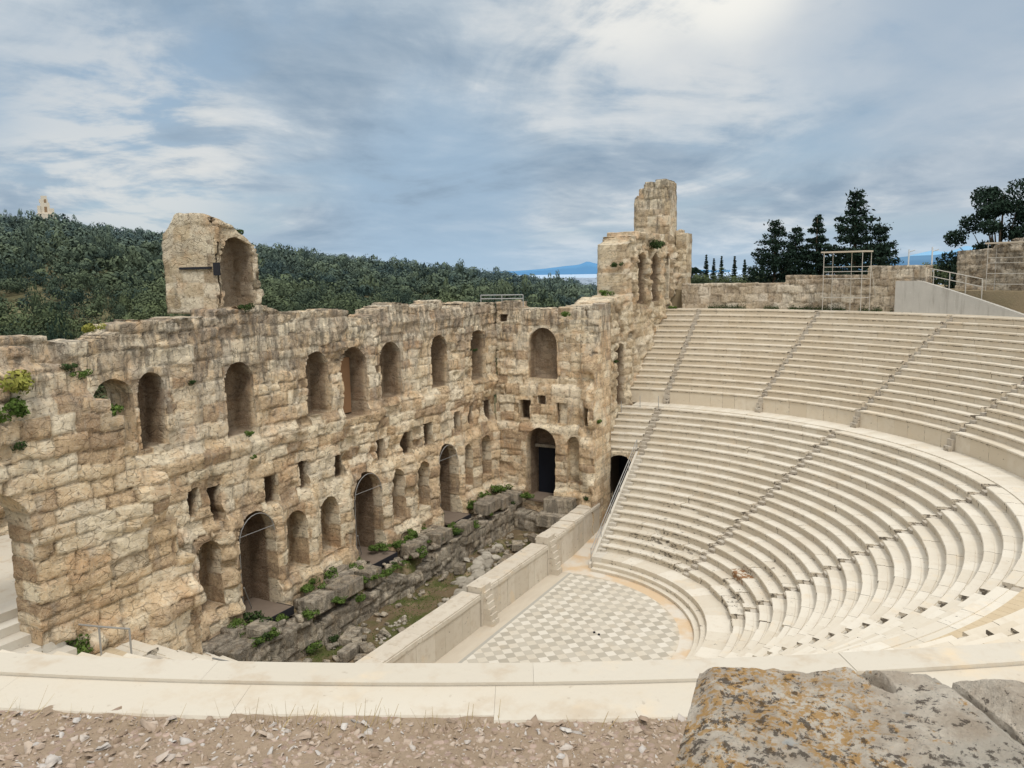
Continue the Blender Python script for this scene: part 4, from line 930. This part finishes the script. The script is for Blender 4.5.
I, J = np.meshgrid(np.arange(na - 1), np.arange(nr - 1), indexing='ij'); I = I.ravel(); J = J.ravel()
tag(link('gravel_ground', mesh_np('gravel_ground', V, np.stack([I * nr + J, I * nr + J + 1, (I + 1) * nr + J + 1, (I + 1) * nr + J], 1), None, True), m), kind='structure')
# loose gravel: thousands of chips in one object
rng = np.random.default_rng(77); base = []
for me in ROCKS:
    v = np.zeros(len(me.vertices) * 3, np.float32); me.vertices.foreach_get('co', v)
# low-poly chips: 12-vertex jagged flats
def chip(rng):
    k = 6; a = np.sort(rng.uniform(0, 2 * pi, k)); r = rng.uniform(.6, 1.1, k)
    top = np.stack([np.cos(a) * r * .8, np.sin(a) * r * .8, rng.uniform(.5, .9, k)], 1); bot = np.stack([np.cos(a) * r, np.sin(a) * r, -np.ones(k) * .6], 1)
    V = np.concatenate([top, bot, [[0, 0, .95]]]); F = []
    for i in range(k): j = (i + 1) % k; F += [(i, k + i, k + j), (i, k + j, j), (i, j, 12)]
    return V, np.array(F)
CH = [chip(rng) for _ in range(12)]; VV = []; FF = []; CC = []; off = 0
n = 34000; th = rng.uniform(131, 177, n); r_ = 39.98 + rng.random(n) ** 1.1 * 1.9; sz = np.clip(rng.lognormal(-4.45, .62, n), .004, .045)
sz = np.where(rng.random(n) < .03, sz * 2.2, sz)
zz = gravz(r_, th)
for i in range(n):
    V, F = CH[i % 12]; a = rng.uniform(0, 6.28); tl = rng.normal(0, .35, 2); s = sz[i] * np.array([rng.uniform(1., 2.1), rng.uniform(.8, 1.2), rng.uniform(.18, .5)])
    v = V * s; v = v @ np.array([[cos(a), sin(a), tl[0]], [-sin(a), cos(a), tl[1]], [0, 0, 1]])
    c_ = np.array([-r_[i] * cos(radians(th[i])), r_[i] * sin(radians(th[i])), zz[i] + sz[i] * .22])
    VV.append(v + c_); FF.append(F + off); off += len(V); q = rng.random(); CC.append(np.tile([q, rng.random(), 0, 1], (len(V), 1)))
m, t, b_ = new_mat('gravel_chips'); Pn = pos(t); at = t.n('ShaderNodeAttribute', attribute_name='blk'); s_ = t.n('ShaderNodeSeparateColor', {0: at.outputs[0]})
c = t.ramp(s_.outputs[0], [(0, (.28, .21, .15)), (.35, (.45, .36, .28)), (.75, (.54, .455, .37)), (.95, (.55, .53, .50)), (1., (.68, .65, .60))]); c = t.mix(t.math('MULTIPLY', t.noise(Pn, 30, 4), .4), c, (.26, .18, .13))
setb(t, b_, c, .9, t.noise(Pn, 60, 3), .3, .01)
tag(link('gravel', mesh_np('gravel', np.concatenate(VV), np.concatenate(FF), np.concatenate(CC)), m), 'pinkish stone chips strewn over the bare earth in front of the kerb', 'gravel', kind='stuff')
# dry grass stalks along the kerb
rng = np.random.default_rng(9); n = 1500; th = rng.uniform(131, 180, n); dens = np.clip(.18 + .5 * (fbm(th, th * 0, th * 0, .8, 3, 2) > .12) + .9 * np.exp(-((th - 155.3) / .8) ** 2) + .7 * np.exp(-((th - 164.3) / .6) ** 2), 0, 1)
th = th[rng.random(n) < dens]; n = len(th); r_ = 39.98 + np.abs(rng.normal(0, .10, n)); x = -r_ * np.cos(np.radians(th)); y = r_ * np.sin(np.radians(th)); z = gravz(r_, th)
hgt = rng.uniform(.04, .20, n); lean = rng.normal(0, .06, (n, 2)); w = .0035
B = np.stack([x, y, z], 1); T = B + np.stack([lean[:, 0], lean[:, 1], hgt], 1); s1 = np.tile([.35 * w, .9 * w, 0], (n, 1)) * 1.5
V = np.stack([B - s1, B + s1, T + s1 * .4, T - s1 * .4], 1).reshape(-1, 3); sh = np.repeat(rng.random(n), 4)
tag(link('dry_grass', mesh_np('dry_grass', V, np.arange(4 * n).reshape(n, 4), np.stack([sh, sh, sh, sh * 0 + 1], 1)), M['drygrass']), 'dry straw coloured grass stalks along the near edge of the kerb', 'dry grass', kind='stuff')

# lichened wall blocks at the lower right
def lichen_mat(name, warm=1., gy=.75):
    m, t, b = new_mat(name); P = pos(t)
    n1 = t.noise(P, 5, 8, .66); n2 = t.noise(t.mapv(P, loc=(4, 1, 9)), 32, 8, .74); n3 = t.noise(t.mapv(P, loc=(1, 7, 3)), 3, 6, .6); n4 = t.noise(P, 55, 5, .65)
    c = t.mix(t.sm(n1, .35, .65), (.60, .50, .39), (.88, .79, .66))
    c = t.mix(t.math('MULTIPLY', t.sm(t.noise(P, 38, 6, .7), .56, .68), .5), c, (.28, .21, .15))
    dr = t.n('ShaderNodeVectorMath', {0: P, 1: (.64, .77, 0)}, operation='DOT_PRODUCT').outputs[1]
    acr = t.n('ShaderNodeVectorMath', {0: P, 1: (-.40, .92, 0)}, operation='DOT_PRODUCT').outputs[1]   # along the block, left to right
    # orange lichen on the left half, dark crust low and middle, grey to the right
    g_ = t.math('MULTIPLY', t.sm(t.math('ADD', n3, t.math('MULTIPLY', t.sm(acr, 3.95, 4.6), .20)), .60, .70), gy)
    c = t.mix(t.math('MULTIPLY', g_, .8), c, (.64, .59, .50))
    o = t.math('MULTIPLY', t.sm(t.math('ADD', n2, t.math('MULTIPLY', t.sm(acr, 4.5, 3.9), .10 * warm)), .57, .63), t.math('SUBTRACT', .85, g_), True)
    o = t.math('MULTIPLY', o, t.sm(t.math('ADD', t.noise(t.mapv(P, loc=(9, 9, 1)), 5.5, 4, .6), t.math('MULTIPLY', t.sm(acr, 4.4, 3.8), .10)), .52, .60))
    c = t.mix(o, c, (.64, .37, .12))
    dk = t.math('MULTIPLY', t.sm(t.math('ADD', t.noise(t.mapv(P, loc=(11, 3, 2)), 24, 8, .75), t.math('MULTIPLY', t.sm(t.n('ShaderNodeSeparateXYZ', {0: P}).outputs[0], 38.0, 38.9), .06)), .575, .62), .8)
    c = t.mix(dk, c, (.075, .058, .045))
    wh = t.sm(t.noise(t.mapv(P, loc=(6, 6, 2)), 5.5, 5, .55), .66, .69); c = t.mix(t.math('MULTIPLY', wh, .8), c, (.66, .66, .63))
    h = t.math('ADD', t.math('MULTIPLY', n2, 1.), t.math('ADD', t.math('MULTIPLY', n4, .4), t.math('MULTIPLY', n1, 1.)))
    setb(t, b, c, .95, h, 1., .05); return m
def big_block(name, corners, ztop, zbot, holes, seed, mat, label, amp=.012):
    """corners: far-left, far-right, near-right, near-left in plan"""
    n = 150; c = np.array(corners, float); U, Vv = np.meshgrid(np.linspace(0, 1, n), np.linspace(0, 1, n), indexing='ij')
    XY = (c[0] * ((1 - U) * (1 - Vv))[..., None] + c[1] * (U * (1 - Vv))[..., None] + c[2] * (U * Vv)[..., None] + c[3] * ((1 - U) * Vv)[..., None])
    X, Y = XY[..., 0], XY[..., 1]; w1 = np.linalg.norm(c[1] - c[0]); w2 = np.linalg.norm(c[3] - c[0])
    de = np.minimum(np.minimum(U, 1 - U) * w1, np.minimum(Vv, 1 - Vv) * w2)
    Z = ztop + amp * fbm(X, Y, X * 0, 1.6, 5, seed) + .016 * fbm(X, Y, X * 0, 9, 5, seed + 3) + .012 * np.minimum(0, fbm(X, Y, X * 0, 30, 3, seed + 4)) - .06 * (1 - sstep(0, .10, de + .03 * fbm(X, Y, X * 0, 6, 3, seed + 9))) ** 1.5
    for (hx, hy, ra, rb, dp, ang) in holes:
        dx, dy = X - hx, Y - hy; a_ = (dx * cos(ang) + dy * sin(ang)) / ra; b_ = (-dx * sin(ang) + dy * cos(ang)) / rb
        Z = Z - dp * (1 - sstep(.6, 1.15, np.sqrt(a_ ** 2 + b_ ** 2) + .25 * fbm(X, Y, X * 0, 12, 3, seed + 7)))
    top = np.stack([X, Y, Z], -1); V = [top.reshape(-1, 3)]; I, J = np.meshgrid(np.arange(n - 1), np.arange(n - 1), indexing='ij'); I = I.ravel(); J = J.ravel()
    F = [np.stack([I * n + J, I * n + J + 1, (I + 1) * n + J + 1, (I + 1) * n + J], 1)]
    ring = [(i, 0) for i in range(n)] + [(n - 1, j) for j in range(1, n)] + [(i, n - 1) for i in range(n - 2, -1, -1)] + [(0, j) for j in range(n - 2, 0, -1)]
    ring = np.array([i * n + j for i, j in ring]); L = len(ring); rows = 60; cen = c.mean(0); prev = ring; off = n * n
    T0 = V[0][ring]; nrm = T0[:, :2] - cen; nrm /= np.linalg.norm(nrm, axis=1)[:, None]
    for k in range(1, rows + 1):
        z = T0[:, 2] + (zbot - T0[:, 2]) * (k / rows); bul = .015 * min(1, k / 4) + .03 * fbm(T0[:, 0], T0[:, 1], z, 2.2, 4, seed + 5) + .02 * fbm(T0[:, 0], T0[:, 1], z, 11, 3, seed + 6)
        V.append(np.concatenate([T0[:, :2] + nrm * bul[:, None], z[:, None]], 1)); cur = off + np.arange(L); off += L
        F.append(np.stack([prev, cur, np.roll(cur, -1), np.roll(prev, -1)], 1)[:, ::-1]); prev = cur
    return tag(link(name, mesh_np(name, np.concatenate(V), np.concatenate(F), None, True), mat), label, 'stone block')
M['lichen'] = lichen_mat('lichened_stone'); M['lichen2'] = lichen_mat('brown_lichened_stone', 1.6, .15)
big_block('wall_block', [(38.36, 20.64), (38.02, 21.40), (38.75, 21.92), (39.35, 20.78)], 19.44, 16.9, [(38.22, 21.20, .10, .035, .10, .8), (38.47, 21.17, .02, .018, .05, 0)], 5, M['lichen'], 'large weathered block with orange lichen and a hole, lower right corner')
big_block('wall_block', [(37.93, 21.46), (37.75, 22.3), (38.5, 22.8), (38.80, 22.0)], 19.40, 16.9, [], 9, M['lichen2'], 'brown weathered block behind a crack at the far right edge of the foreground')

# ------------------------------------------------------------------ 12. land, wooded hill, monument, trees
m, t, b_ = new_mat('distant_land'); Pn = pos(t); xy = t.n('ShaderNodeSeparateXYZ', {0: Pn})
rd = t.math('SQRT', t.math('ADD', t.math('POWER', xy.outputs[0], 2.), t.math('POWER', xy.outputs[1], 2.)))
c = t.mix(t.noise(Pn, .02, 6), (.07, .09, .035), (.17, .15, .085)); c = t.mix(t.sm(rd, 900, 2200), c, t.mix(t.sm(t.noise(Pn, .012, 6, .7), .45, .6), (.46, .52, .60), (.32, .40, .48))); c = t.mix(t.sm(rd, 4000, 9000), c, (.40, .52, .66))  # far land fades into bluish haze mixed into its colour
setb(t, b_, c, 1.); M['land'] = m
rr_ = [0, 30, 60, 120, 300, 900, 2500, 6000, 14000, 30000, 60000]; V = [(0, 0, -3)]; F3 = []; N = 72
for r in rr_[1:]:
    for i in range(N): a = 2 * pi * i / N; V.append((r * cos(a), r * sin(a), -3 if r < 400 else -30))
mb = MB(); fs = [(0, 1 + i, 1 + (i + 1) % N) for i in range(N)]
for k in range(len(rr_) - 2):
    b0 = 1 + k * N; fs += [(b0 + i, b0 + N + i, b0 + N + (i + 1) % N, b0 + (i + 1) % N) for i in range(N)]
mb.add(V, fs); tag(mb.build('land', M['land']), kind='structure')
CX, CY = 41.16, 21.37        # hill is laid out around the viewpoint hill of the Acropolis
def ridge(az): return np.interp(az, [-80, -62, -59.4, -57, -51.3, -44.7, -39, -35.5, -28.7, -24.5, -22.4, -19, -12], [.066, .067, .067, .064, .0505, .033, .024, .0165, .0035, -.009, -.017, -.022, -.03])
D0 = 470.
def hillz(az, D):
    h = 20.84 + ridge(az) * D0 - 8.5; t_ = sstep(110, D0, D); return 1 + (h - 1) * (t_ ** .9) * (1 - .35 * sstep(D0, 800, D)) + 2.5 * fbm(az * .3, D * .02, az * 0, 1., 3, 3) * sstep(100, 200, D)
na, nd = 140, 60; A_, D_ = np.meshgrid(np.linspace(-80, -12, na), np.linspace(95, 800, nd), indexing='ij')
V = np.stack([CX - D_ * np.cos(np.radians(A_)), CY + D_ * np.sin(np.radians(A_)), hillz(A_, D_)], -1).reshape(-1, 3); I, J = np.meshgrid(np.arange(na - 1), np.arange(nd - 1), indexing='ij'); I = I.ravel(); J = J.ravel()
m, t, b_ = new_mat('hill_soil'); Pn = pos(t); setb(t, b_, t.mix(t.noise(Pn, .05, 5), (.08, .09, .04), (.24, .20, .12)), 1.)
tag(link('hill', mesh_np('hill', V, np.stack([I * nd + J, I * nd + J + 1, (I + 1) * nd + J + 1, (I + 1) * nd + J], 1), None, True), m), kind='structure')
rng = np.random.default_rng(21); crown = []
for i in range(16): crown.append(clump_arrays(rng, 1., 270 if i < 8 else 700, .125 if i < 8 else .07, 7, .78, .14, .07))
n = 3600; az = rng.uniform(-66, -17, n); D = np.sqrt(rng.uniform(120 ** 2, 500 ** 2, n)); VV = []; FF = []; CC = []; off = 0
# taller skyline trees
az2 = rng.uniform(-62, -18, 200); D2 = rng.uniform(455, 480, 200); az = np.concatenate([az, az2]); D = np.concatenate([D, D2])
keep = (fbm(az * .5, D * .03, az * 0, 1., 3, 44) < .30) | (D > 440) | (rng.random(len(az)) < .25); az = az[keep]; D = D[keep]
zg = hillz(az, D); tone = fbm(az * .25, D * .02, az * 0, 1., 3, 17)
for i in range(len(az)):
    Vc, Fc, cc = crown[i % 8 + (8 if D[i] < 255 else 0)]; s = rng.uniform(2.6, 5.0) * (1.15 if tone[i] > 0 else .9); tall = rng.uniform(.8, 1.25); a = rng.uniform(0, 6.28)
    if rng.random() < .09: tall *= 2.6; s *= .5
    Rm = np.array([[cos(a), sin(a), 0], [-sin(a), cos(a), 0], [0, 0, 1]]); v = (Vc * [s, s, s * tall]) @ Rm
    x = CX - D[i] * cos(radians(az[i])); y = CY + D[i] * sin(radians(az[i]))
    VV.append(v + [x, y, zg[i] + s * tall * .75 + .4]); FF.append(Fc + off); off += len(Vc)
    k = np.clip((cc[:, :1] - .3) * .8 + .2 + rng.normal(0, .26) + .7 * tone[i] + (.4 if rng.random() < .06 else 0), 0, 1); CC.append(np.concatenate([k, k, k, cc[:, 3:]], 1))
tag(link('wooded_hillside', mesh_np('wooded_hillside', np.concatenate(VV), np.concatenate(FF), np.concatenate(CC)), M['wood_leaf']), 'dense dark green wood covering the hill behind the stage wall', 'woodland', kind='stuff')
# hill monument
ma, mD = -57.0, 470.; mx, my = CX - mD * cos(radians(ma)), CY + mD * sin(radians(ma)); mz = float(hillz(np.array([ma]), np.array([mD]))[0]) + 7.0
mo = empty('hilltop_monument', (mx, my, mz), 'small pale marble monument standing on the wooded hilltop at far left', 'monument')
mb = MB(); ag = radians(ma) ; rz = atan2(CY - my, CX - mx)
def mbx(mb, x0, x1, y0, y1, z0, z1): mb.box(mx + x0, mx + x1, my + y0, my + y1, mz + z0, mz + z1, (.3, 0, .1, 1), rz, (mx, my))
mbx(mb, -1.5, 2.0, -4.2, 4.2, -3, 4.2); mb.build('base', M['marble_up'], mo, attr=True)
mb = MB(); mbx(mb, -1.2, 1.4, -3.6, -2.2, 4.2, 8.0); mbx(mb, -1.2, 1.4, 1.8, 3.6, 4.2, 6.8); mbx(mb, -1.3, .5, -2.2, 1.8, 4.2, 9.6); mbx(mb, -1.2, .4, -2.6, 1.2, 9.6, 11.2); mbx(mb, -1.0, .3, -1.8, .9, 11.2, 12.9); mb.build('facade', M['marble_up'], mo, attr=True)
mb = MB(); mbx(mb, .35, .6, -.6, .6, 5.0, 7.6); mbx(mb, .35, .62, -.45, .45, 9.6, 11.2); mb.build('niche', M['tan_door'], mo)

def tree(name, p, h, crown_w, kind, label, seed, group=None, mat='pine_leaf', cat='tree', low=.12):
    rng = np.random.default_rng(seed); root = empty(name, p, label, cat, group); p = np.array(p, float)
    tr = MB(); tr.tube(p - [0, 0, .5], p + [0, 0, h * .5], h * .022, 8, h * .014); tr.tube(p + [0, 0, h * .5], p + [rng.normal(0, .02 * h), 0, h * .97], h * .014, 6, .02)
    Cs = []; Ns = []; Sh = []
    if kind == 'conifer':
        tiers = 15
        for ti in range(tiers):
          f0 = low + (.97 - low) * (ti / (tiers - 1)) ** .95; a0 = rng.uniform(0, 6.28); nbr = rng.integers(4, 7) if ti < tiers - 3 else 3
          for bi in range(nbr):
            f = f0 + rng.normal(0, .008); z = h * f; L = crown_w * ((1 - f) ** .85 * rng.uniform(.65, 1.2)) + .05 * crown_w; a = a0 + bi * 2 * pi / nbr + rng.normal(0, .2); up = rng.uniform(.10, .38) * L
            tip = np.array([cos(a) * L, sin(a) * L, z + up]); st_ = np.array([0, 0, z]); tr.tube(p + st_, p + tip * .9 + st_ * .1, h * .004, 5, .015)
            m_ = int(50 + 330 * L / crown_w); q = rng.uniform(.08, 1.03, m_) ** .75; sp = .085 * crown_w * (1.15 - .7 * q) * rng.uniform(.7, 1.2)
            c_ = st_ + (tip - st_) * q[:, None] + rng.normal(size=(m_, 3)) * np.stack([sp, sp, sp * .55], 1) - np.array([0, 0, 1]) * (rng.exponential(.03 * crown_w, m_))[:, None]; Cs.append(c_)
            Sh.append(np.clip(.3 + .5 * rng.random(m_) * (c_[:, 2] > (st_ + (tip - st_) * q[:, None])[:, 2]) + rng.normal(0, .1, m_), 0, 1))  # needles above the branch coloured paler, as lit from above
    else:
        nb = 44
        for i in range(nb):
            a = rng.uniform(0, 2 * pi); f = rng.uniform(.16, .98); rr = crown_w * np.sqrt(max(.05, 1 - ((f - .56) / .5) ** 2)) * rng.uniform(.3, 1.0); c0 = np.array([cos(a) * rr, sin(a) * rr, h * f])
            tr.tube(p + [0, 0, h * .35], p + c0 * .9, h * .009, 5, .03); R0 = crown_w * rng.uniform(.15, .32); m_ = 520
            d = rng.normal(size=(m_, 3)); d /= np.linalg.norm(d, axis=1)[:, None]; c_ = c0 + d * (R0 * rng.uniform(.5, 1.15, m_))[:, None] * [1, 1, .75]; Cs.append(c_)
            Sh.append(np.clip(.35 + .35 * d[:, 2] + rng.normal(0, .15, m_), 0, 1))  # upper side of each leaf cluster painted lighter, as top light
    C = np.concatenate(Cs) + p; S = np.concatenate(Sh); nn = rng.normal(size=C.shape); nn /= np.linalg.norm(nn, axis=1)[:, None]
    V, F = cards(C, nn, h * .011 + .03, rng, .45); s4 = np.repeat(S, 4)
    tr.build('trunk', M['bark'], root, smooth=True)
    link('crown', mesh_np('crown', V, F, np.stack([s4, s4, s4, s4 * 0 + 1], 1)), M[mat], root)
    return root
def at(az, D, z=15.): return (CX - D * cos(radians(az)), CY + D * sin(radians(az)), z)
tree('conifer_tree', at(-10.2, 108, 13), 13.8, 5.4, 'conifer', 'dark conifer leftmost of the group behind the low wall', 1)
tree('conifer_tree', at(-8.9, 112, 13), 13.0, 4.6, 'conifer', 'dark conifer second from the left behind the low wall', 2)
tree('conifer_tree', at(-7.6, 106, 13), 14.2, 3.6, 'conifer', 'slim open conifer between the left pair and the tallest one', 3)
tree('conifer_tree', at(-5.35, 100, 12), 17.4, 5.4, 'conifer', 'tallest dark conifer directly behind the scaffold tower', 4)
tree('conifer_tree', at(-3.9, 104, 12), 13.9, 5.0, 'conifer', 'dark conifer on the right flank of the tallest one', 5)
tree('pine_tree', at(2.7, 82, 15), 12.3, 3.9, 'round', 'dark spreading pine above the rough wall near the right edge', 6)
tree('pine_tree', at(5.6, 80, 15), 12.0, 4.6, 'round', 'dark pine cut by the right edge of the view', 7)
lb = ['small round topped pine just right of the tall tower', 'slender far conifer nearest the tall tower', 'second slender far conifer right of the tower', 'third slender far conifer right of the tower', 'fourth slender far conifer, with a fuller base', 'fifth slender far conifer with bare tip', 'last slender far conifer beside the round bushes']
for i, (u_az, hh) in enumerate(((-15.4, 7), (-14.6, 10.5), (-14.1, 9.5), (-13.6, 10), (-12.75, 10), (-12.1, 9), (-10.95, 11))):
    tree('far_pine_tree' if i == 0 else 'far_conifer_tree', at(u_az, 230, 14.5), hh, 2.6 if i == 0 else 1.25, 'round' if i == 0 else 'conifer', lb[i], 40 + i, mat='pine_leaf', low=.25)
for i, (a_, D_, s_, lbl) in enumerate(((-10.4, 160, 4.2, 'round grey green bush left of the conifer group'), (-11.6, 170, 3.4, 'low dark bush between the far conifers'), (-13.2, 180, 3.4, 'low bush below the slender conifers'), (-15.0, 175, 3.0, 'low bush right beside the tall tower'),
                                      (-.9, 120, 3.6, 'grey green bush beside the ramp railing'), (.4, 115, 3.4, 'green bush behind the green fence'))):
    V, F, c_ = clump_arrays(np.random.default_rng(60 + i), s_, 1500, .2, 9, .62); x, y, z = at(a_, D_, 18.3 if i < 4 else 19.8)
    o = link('bush', mesh_np('bush', V, F, c_), M['wood_leaf']); o.location = (x, y, z); tag(o, lbl, 'bush')
# two light poles far away by the ramp
for i, a_ in enumerate((-.9, -2.2)):
    q = MB(); x, y, z = at(a_, 150, 17); q.tube((x, y, z), (x, y, z + (6.6 if i else 6.9)), .12, 6); q.tube((x, y, z + 6.2), (x + .1, y + .9, z + 6.5), .08, 5); o = q.build('lamp_post', plain('white_paint', (.7, .7, .7)))
    tag(o, 'thin white lamp post far behind the wall, %s of a pair' % ('left' if i else 'right'), 'lamp post')
# blue mountains on the horizon
def mountain(pts, D, lab, base=-200):
    mb = MB(); n = 90; az = np.linspace(pts[0][0], pts[-1][0], n); sl = np.interp(az, [p[0] for p in pts], [p[1] for p in pts]) + .0006 * fbm(az, az * 0, az * 0, 1.2, 4, int(D) % 97)
    V = []
    for a_, s_ in zip(az, sl):
        c_, s2 = cos(radians(a_)), sin(radians(a_)); V += [(CX - D * c_, CY + D * s2, base), (CX - D * c_, CY + D * s2, (20.8 + s_ * D) * .55), (CX - (D + D * .05) * c_, CY + (D + D * .05) * s2, 20.8 + s_ * D * 1.05), (CX - (D + D * .2) * c_, CY + D * 1.2 * s2, base)]
    mb.add(V, [(4 * i + k, 4 * i + 4 + k, 4 * i + 5 + k, 4 * i + 1 + k) for i in range(n - 1) for k in range(3)])
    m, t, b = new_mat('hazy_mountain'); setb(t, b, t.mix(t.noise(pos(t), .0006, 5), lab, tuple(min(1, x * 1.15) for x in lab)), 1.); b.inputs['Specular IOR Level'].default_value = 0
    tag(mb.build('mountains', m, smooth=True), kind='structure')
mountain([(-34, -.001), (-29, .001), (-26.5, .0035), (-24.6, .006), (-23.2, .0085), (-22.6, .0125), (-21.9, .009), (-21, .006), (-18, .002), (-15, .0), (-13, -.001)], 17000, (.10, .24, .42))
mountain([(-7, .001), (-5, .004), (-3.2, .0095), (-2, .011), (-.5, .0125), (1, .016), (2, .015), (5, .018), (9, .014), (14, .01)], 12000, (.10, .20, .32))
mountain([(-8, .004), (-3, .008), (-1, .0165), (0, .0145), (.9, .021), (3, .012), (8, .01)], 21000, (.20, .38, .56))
# pale city blocks on the plain
rng = np.random.default_rng(3); mb = MB()
for i in range(900):
    a_ = rng.uniform(-27, 4); D = rng.uniform(1500, 4200); w = rng.uniform(15, 45); h_ = rng.uniform(8, 24); x, y, _ = at(a_, D); mb.box(x - w / 2, x + w / 2, y - w / 2, y + w / 2, -35, -28 + h_, (0, 0, 0, 1), rng.uniform(0, 1.5))
m, t, b_ = new_mat('hazy_city'); setb(t, b_, t.mix(t.noise(pos(t), .01), (.46, .51, .58), (.34, .42, .50)), 1.)
tag(mb.build('distant_city', m), 'pale hazy city blocks on the far plain below the blue mountains', 'city', kind='stuff')

# ------------------------------------------------------------------ 13. sky, sun, camera
SUN_EL, SUN_AZ = 58, 140           # azimuth measured like the hill: from -x towards -y
w = bpy.data.worlds.new('World'); scene.world = w; w.use_nodes = True; w.node_tree.nodes.clear(); t = NT(w.node_tree)
sky = t.n('ShaderNodeTexSky', sky_type='NISHITA', sun_disc=False, sun_elevation=radians(SUN_EL), altitude=120, air_density=1.0, dust_density=1.5, ozone_density=2.5)
sd = Vector((-cos(radians(SUN_AZ)) * cos(radians(SUN_EL)), sin(radians(SUN_AZ)) * cos(radians(SUN_EL)), sin(radians(SUN_EL))))
sky.sun_rotation = atan2(sd.x, sd.y)
dirv = t.n('ShaderNodeTexCoord').outputs['Generated']; sx = t.n('ShaderNodeSeparateXYZ', {0: dirv}); z = sx.outputs[2]
zc = t.math('ADD', t.math('MAXIMUM', z, 0.), .20)
pv = t.n('ShaderNodeCombineXYZ', {0: t.math('DIVIDE', sx.outputs[0], zc), 1: t.math('DIVIDE', sx.outputs[1], zc), 2: 0.}).outputs[0]
pv = t.mapv(pv, (1, 1, 1), (0, 0, radians(28)))
pe = t.mapv(pv, (1.0, .8, 1))
n1 = t.noise(pe, .7, 7, .55, .35); n2 = t.noise(t.mapv(pe, loc=(13.1, 4.2, 0)), 1.35, 9, .58, .7); n4 = t.noise(t.mapv(pe, (1, 1.6, 1), (0, 0, .3), (2.2, 8.7, 0)), 3.2, 8, .6, .25)
blue = t.mix(t.sm(z, 0., .3), (.45, .575, .69), (.36, .495, .63))
gap = t.mix(.3, blue, t.mix(1., sky.outputs[0], (.09, .09, .09), 'MULTIPLY'))
tex = t.math('ADD', t.math('MULTIPLY', n2, .65), t.math('MULTIPLY', n4, .35))
greyc = t.ramp(tex, [(.38, (.28, .375, .48)), (.46, (.36, .45, .545)), (.53, (.47, .55, .625)), (.60, (.66, .70, .73))])
whitec = (.74, .755, .77)
cl = t.mix(t.sm(n1, .34, .50), gap, greyc)
# glow where the sun stands behind the cloud, and brighter veil towards the zenith
def dirdot(az, el): 
    v = (-cos(radians(az)) * cos(radians(el)), sin(radians(az)) * cos(radians(el)), sin(radians(el)))
    return t.n('ShaderNodeVectorMath', {0: t.n('ShaderNodeVectorMath', {0: dirv}, operation='NORMALIZE').outputs[0], 1: v}, operation='DOT_PRODUCT').outputs[1]
def glow(az, el, w0, w1, amt, col, brk=None):
    global cl
    g = t.sm(dirdot(az, el), cos(radians(w0)), cos(radians(w1)))
    if brk: g = t.math('MULTIPLY', g, t.sm(tex, *brk))
    cl = t.mix(t.math('MULTIPLY', g, amt), cl, col)
glow(-16, 22, 17, 3, .7, (.78, .78, .76), (.45, .57))
glow(-13.5, 19, 6, 1, .8, (.97, .95, .88), (.46, .58))
glow(-20, 17.5, 5, 1, .6, (.90, .89, .84), (.48, .58))
glow(-52, 8.3, 9, 2, .6, (.84, .82, .77), (.46, .55))
glow(-57, 21, 16, 3, .5, (.52, .59, .66), (.40, .62))
glow(4, 12, 14, 2, .6, (.46, .53, .61), (.30, .55))
glow(-33, 4.5, 9, 3, .75, (.33, .47, .62), (.30, .5))
cl = t.mix(t.math('MULTIPLY', t.math('SUBTRACT', 1, t.sm(z, .0, .07)), .55), cl, (.44, .60, .76))
up = t.sm(z, .33, .85); back = t.math('MULTIPLY', t.sm(t.n('ShaderNodeVectorMath', {0: dirv, 1: (.89, .46, 0)}, operation='DOT_PRODUCT').outputs[1], .05, .8), t.sm(z, -.02, .15))  # unseen sky behind the viewer brightened, added fill for risers and walls
fin = t.mix(t.math('MAXIMUM', up, t.math('MULTIPLY', back, .85)), cl, (1.35, 1.34, 1.31))
bg = t.n('ShaderNodeBackground', {0: fin, 1: 1.0}); t.n('ShaderNodeOutputWorld', {0: bg.outputs[0]})
w.cycles.sampling_method = 'AUTOMATIC' if hasattr(w.cycles, 'sampling_method') else 'AUTOMATIC'
L = bpy.data.lights.new('sun', 'SUN'); L.energy = 1.4; L.angle = radians(9); L.color = (1, .95, .88)
so = bpy.data.objects.new('sun', L); COL.objects.link(so); so.rotation_euler = sd.to_track_quat('Z', 'Y').to_euler(); so.location = (0, 0, 80)

yaw, pit, ro = radians(27.96), radians(7.74), radians(-.92)
Fh = Vector((-cos(yaw), -sin(yaw), 0)); Rr = Vector((-sin(yaw), cos(yaw), 0)); Zz = Vector((0, 0, 1))
Fw = Fh * cos(pit) - Zz * sin(pit); Up = Fh * sin(pit) + Zz * cos(pit); Rc = Rr * cos(ro) + Up * sin(ro); Uc = -Rr * sin(ro) + Up * cos(ro)
cam = bpy.data.cameras.new('camera'); cam.sensor_width = 36; cam.lens = 817.53 / 1024 * 36; cam.clip_start = .1; cam.clip_end = 80000
co = bpy.data.objects.new('camera', cam); COL.objects.link(co)
mt = Matrix((Rc, Uc, -Fw)).transposed().to_4x4(); mt.translation = (41.16, 21.37, 20.84); co.matrix_world = mt
scene.camera = co
scene.view_settings.view_transform = 'Standard'; scene.view_settings.look = 'None'; scene.view_settings.exposure = 0
scene.cycles.max_bounces = 6; scene.cycles.diffuse_bounces = 3
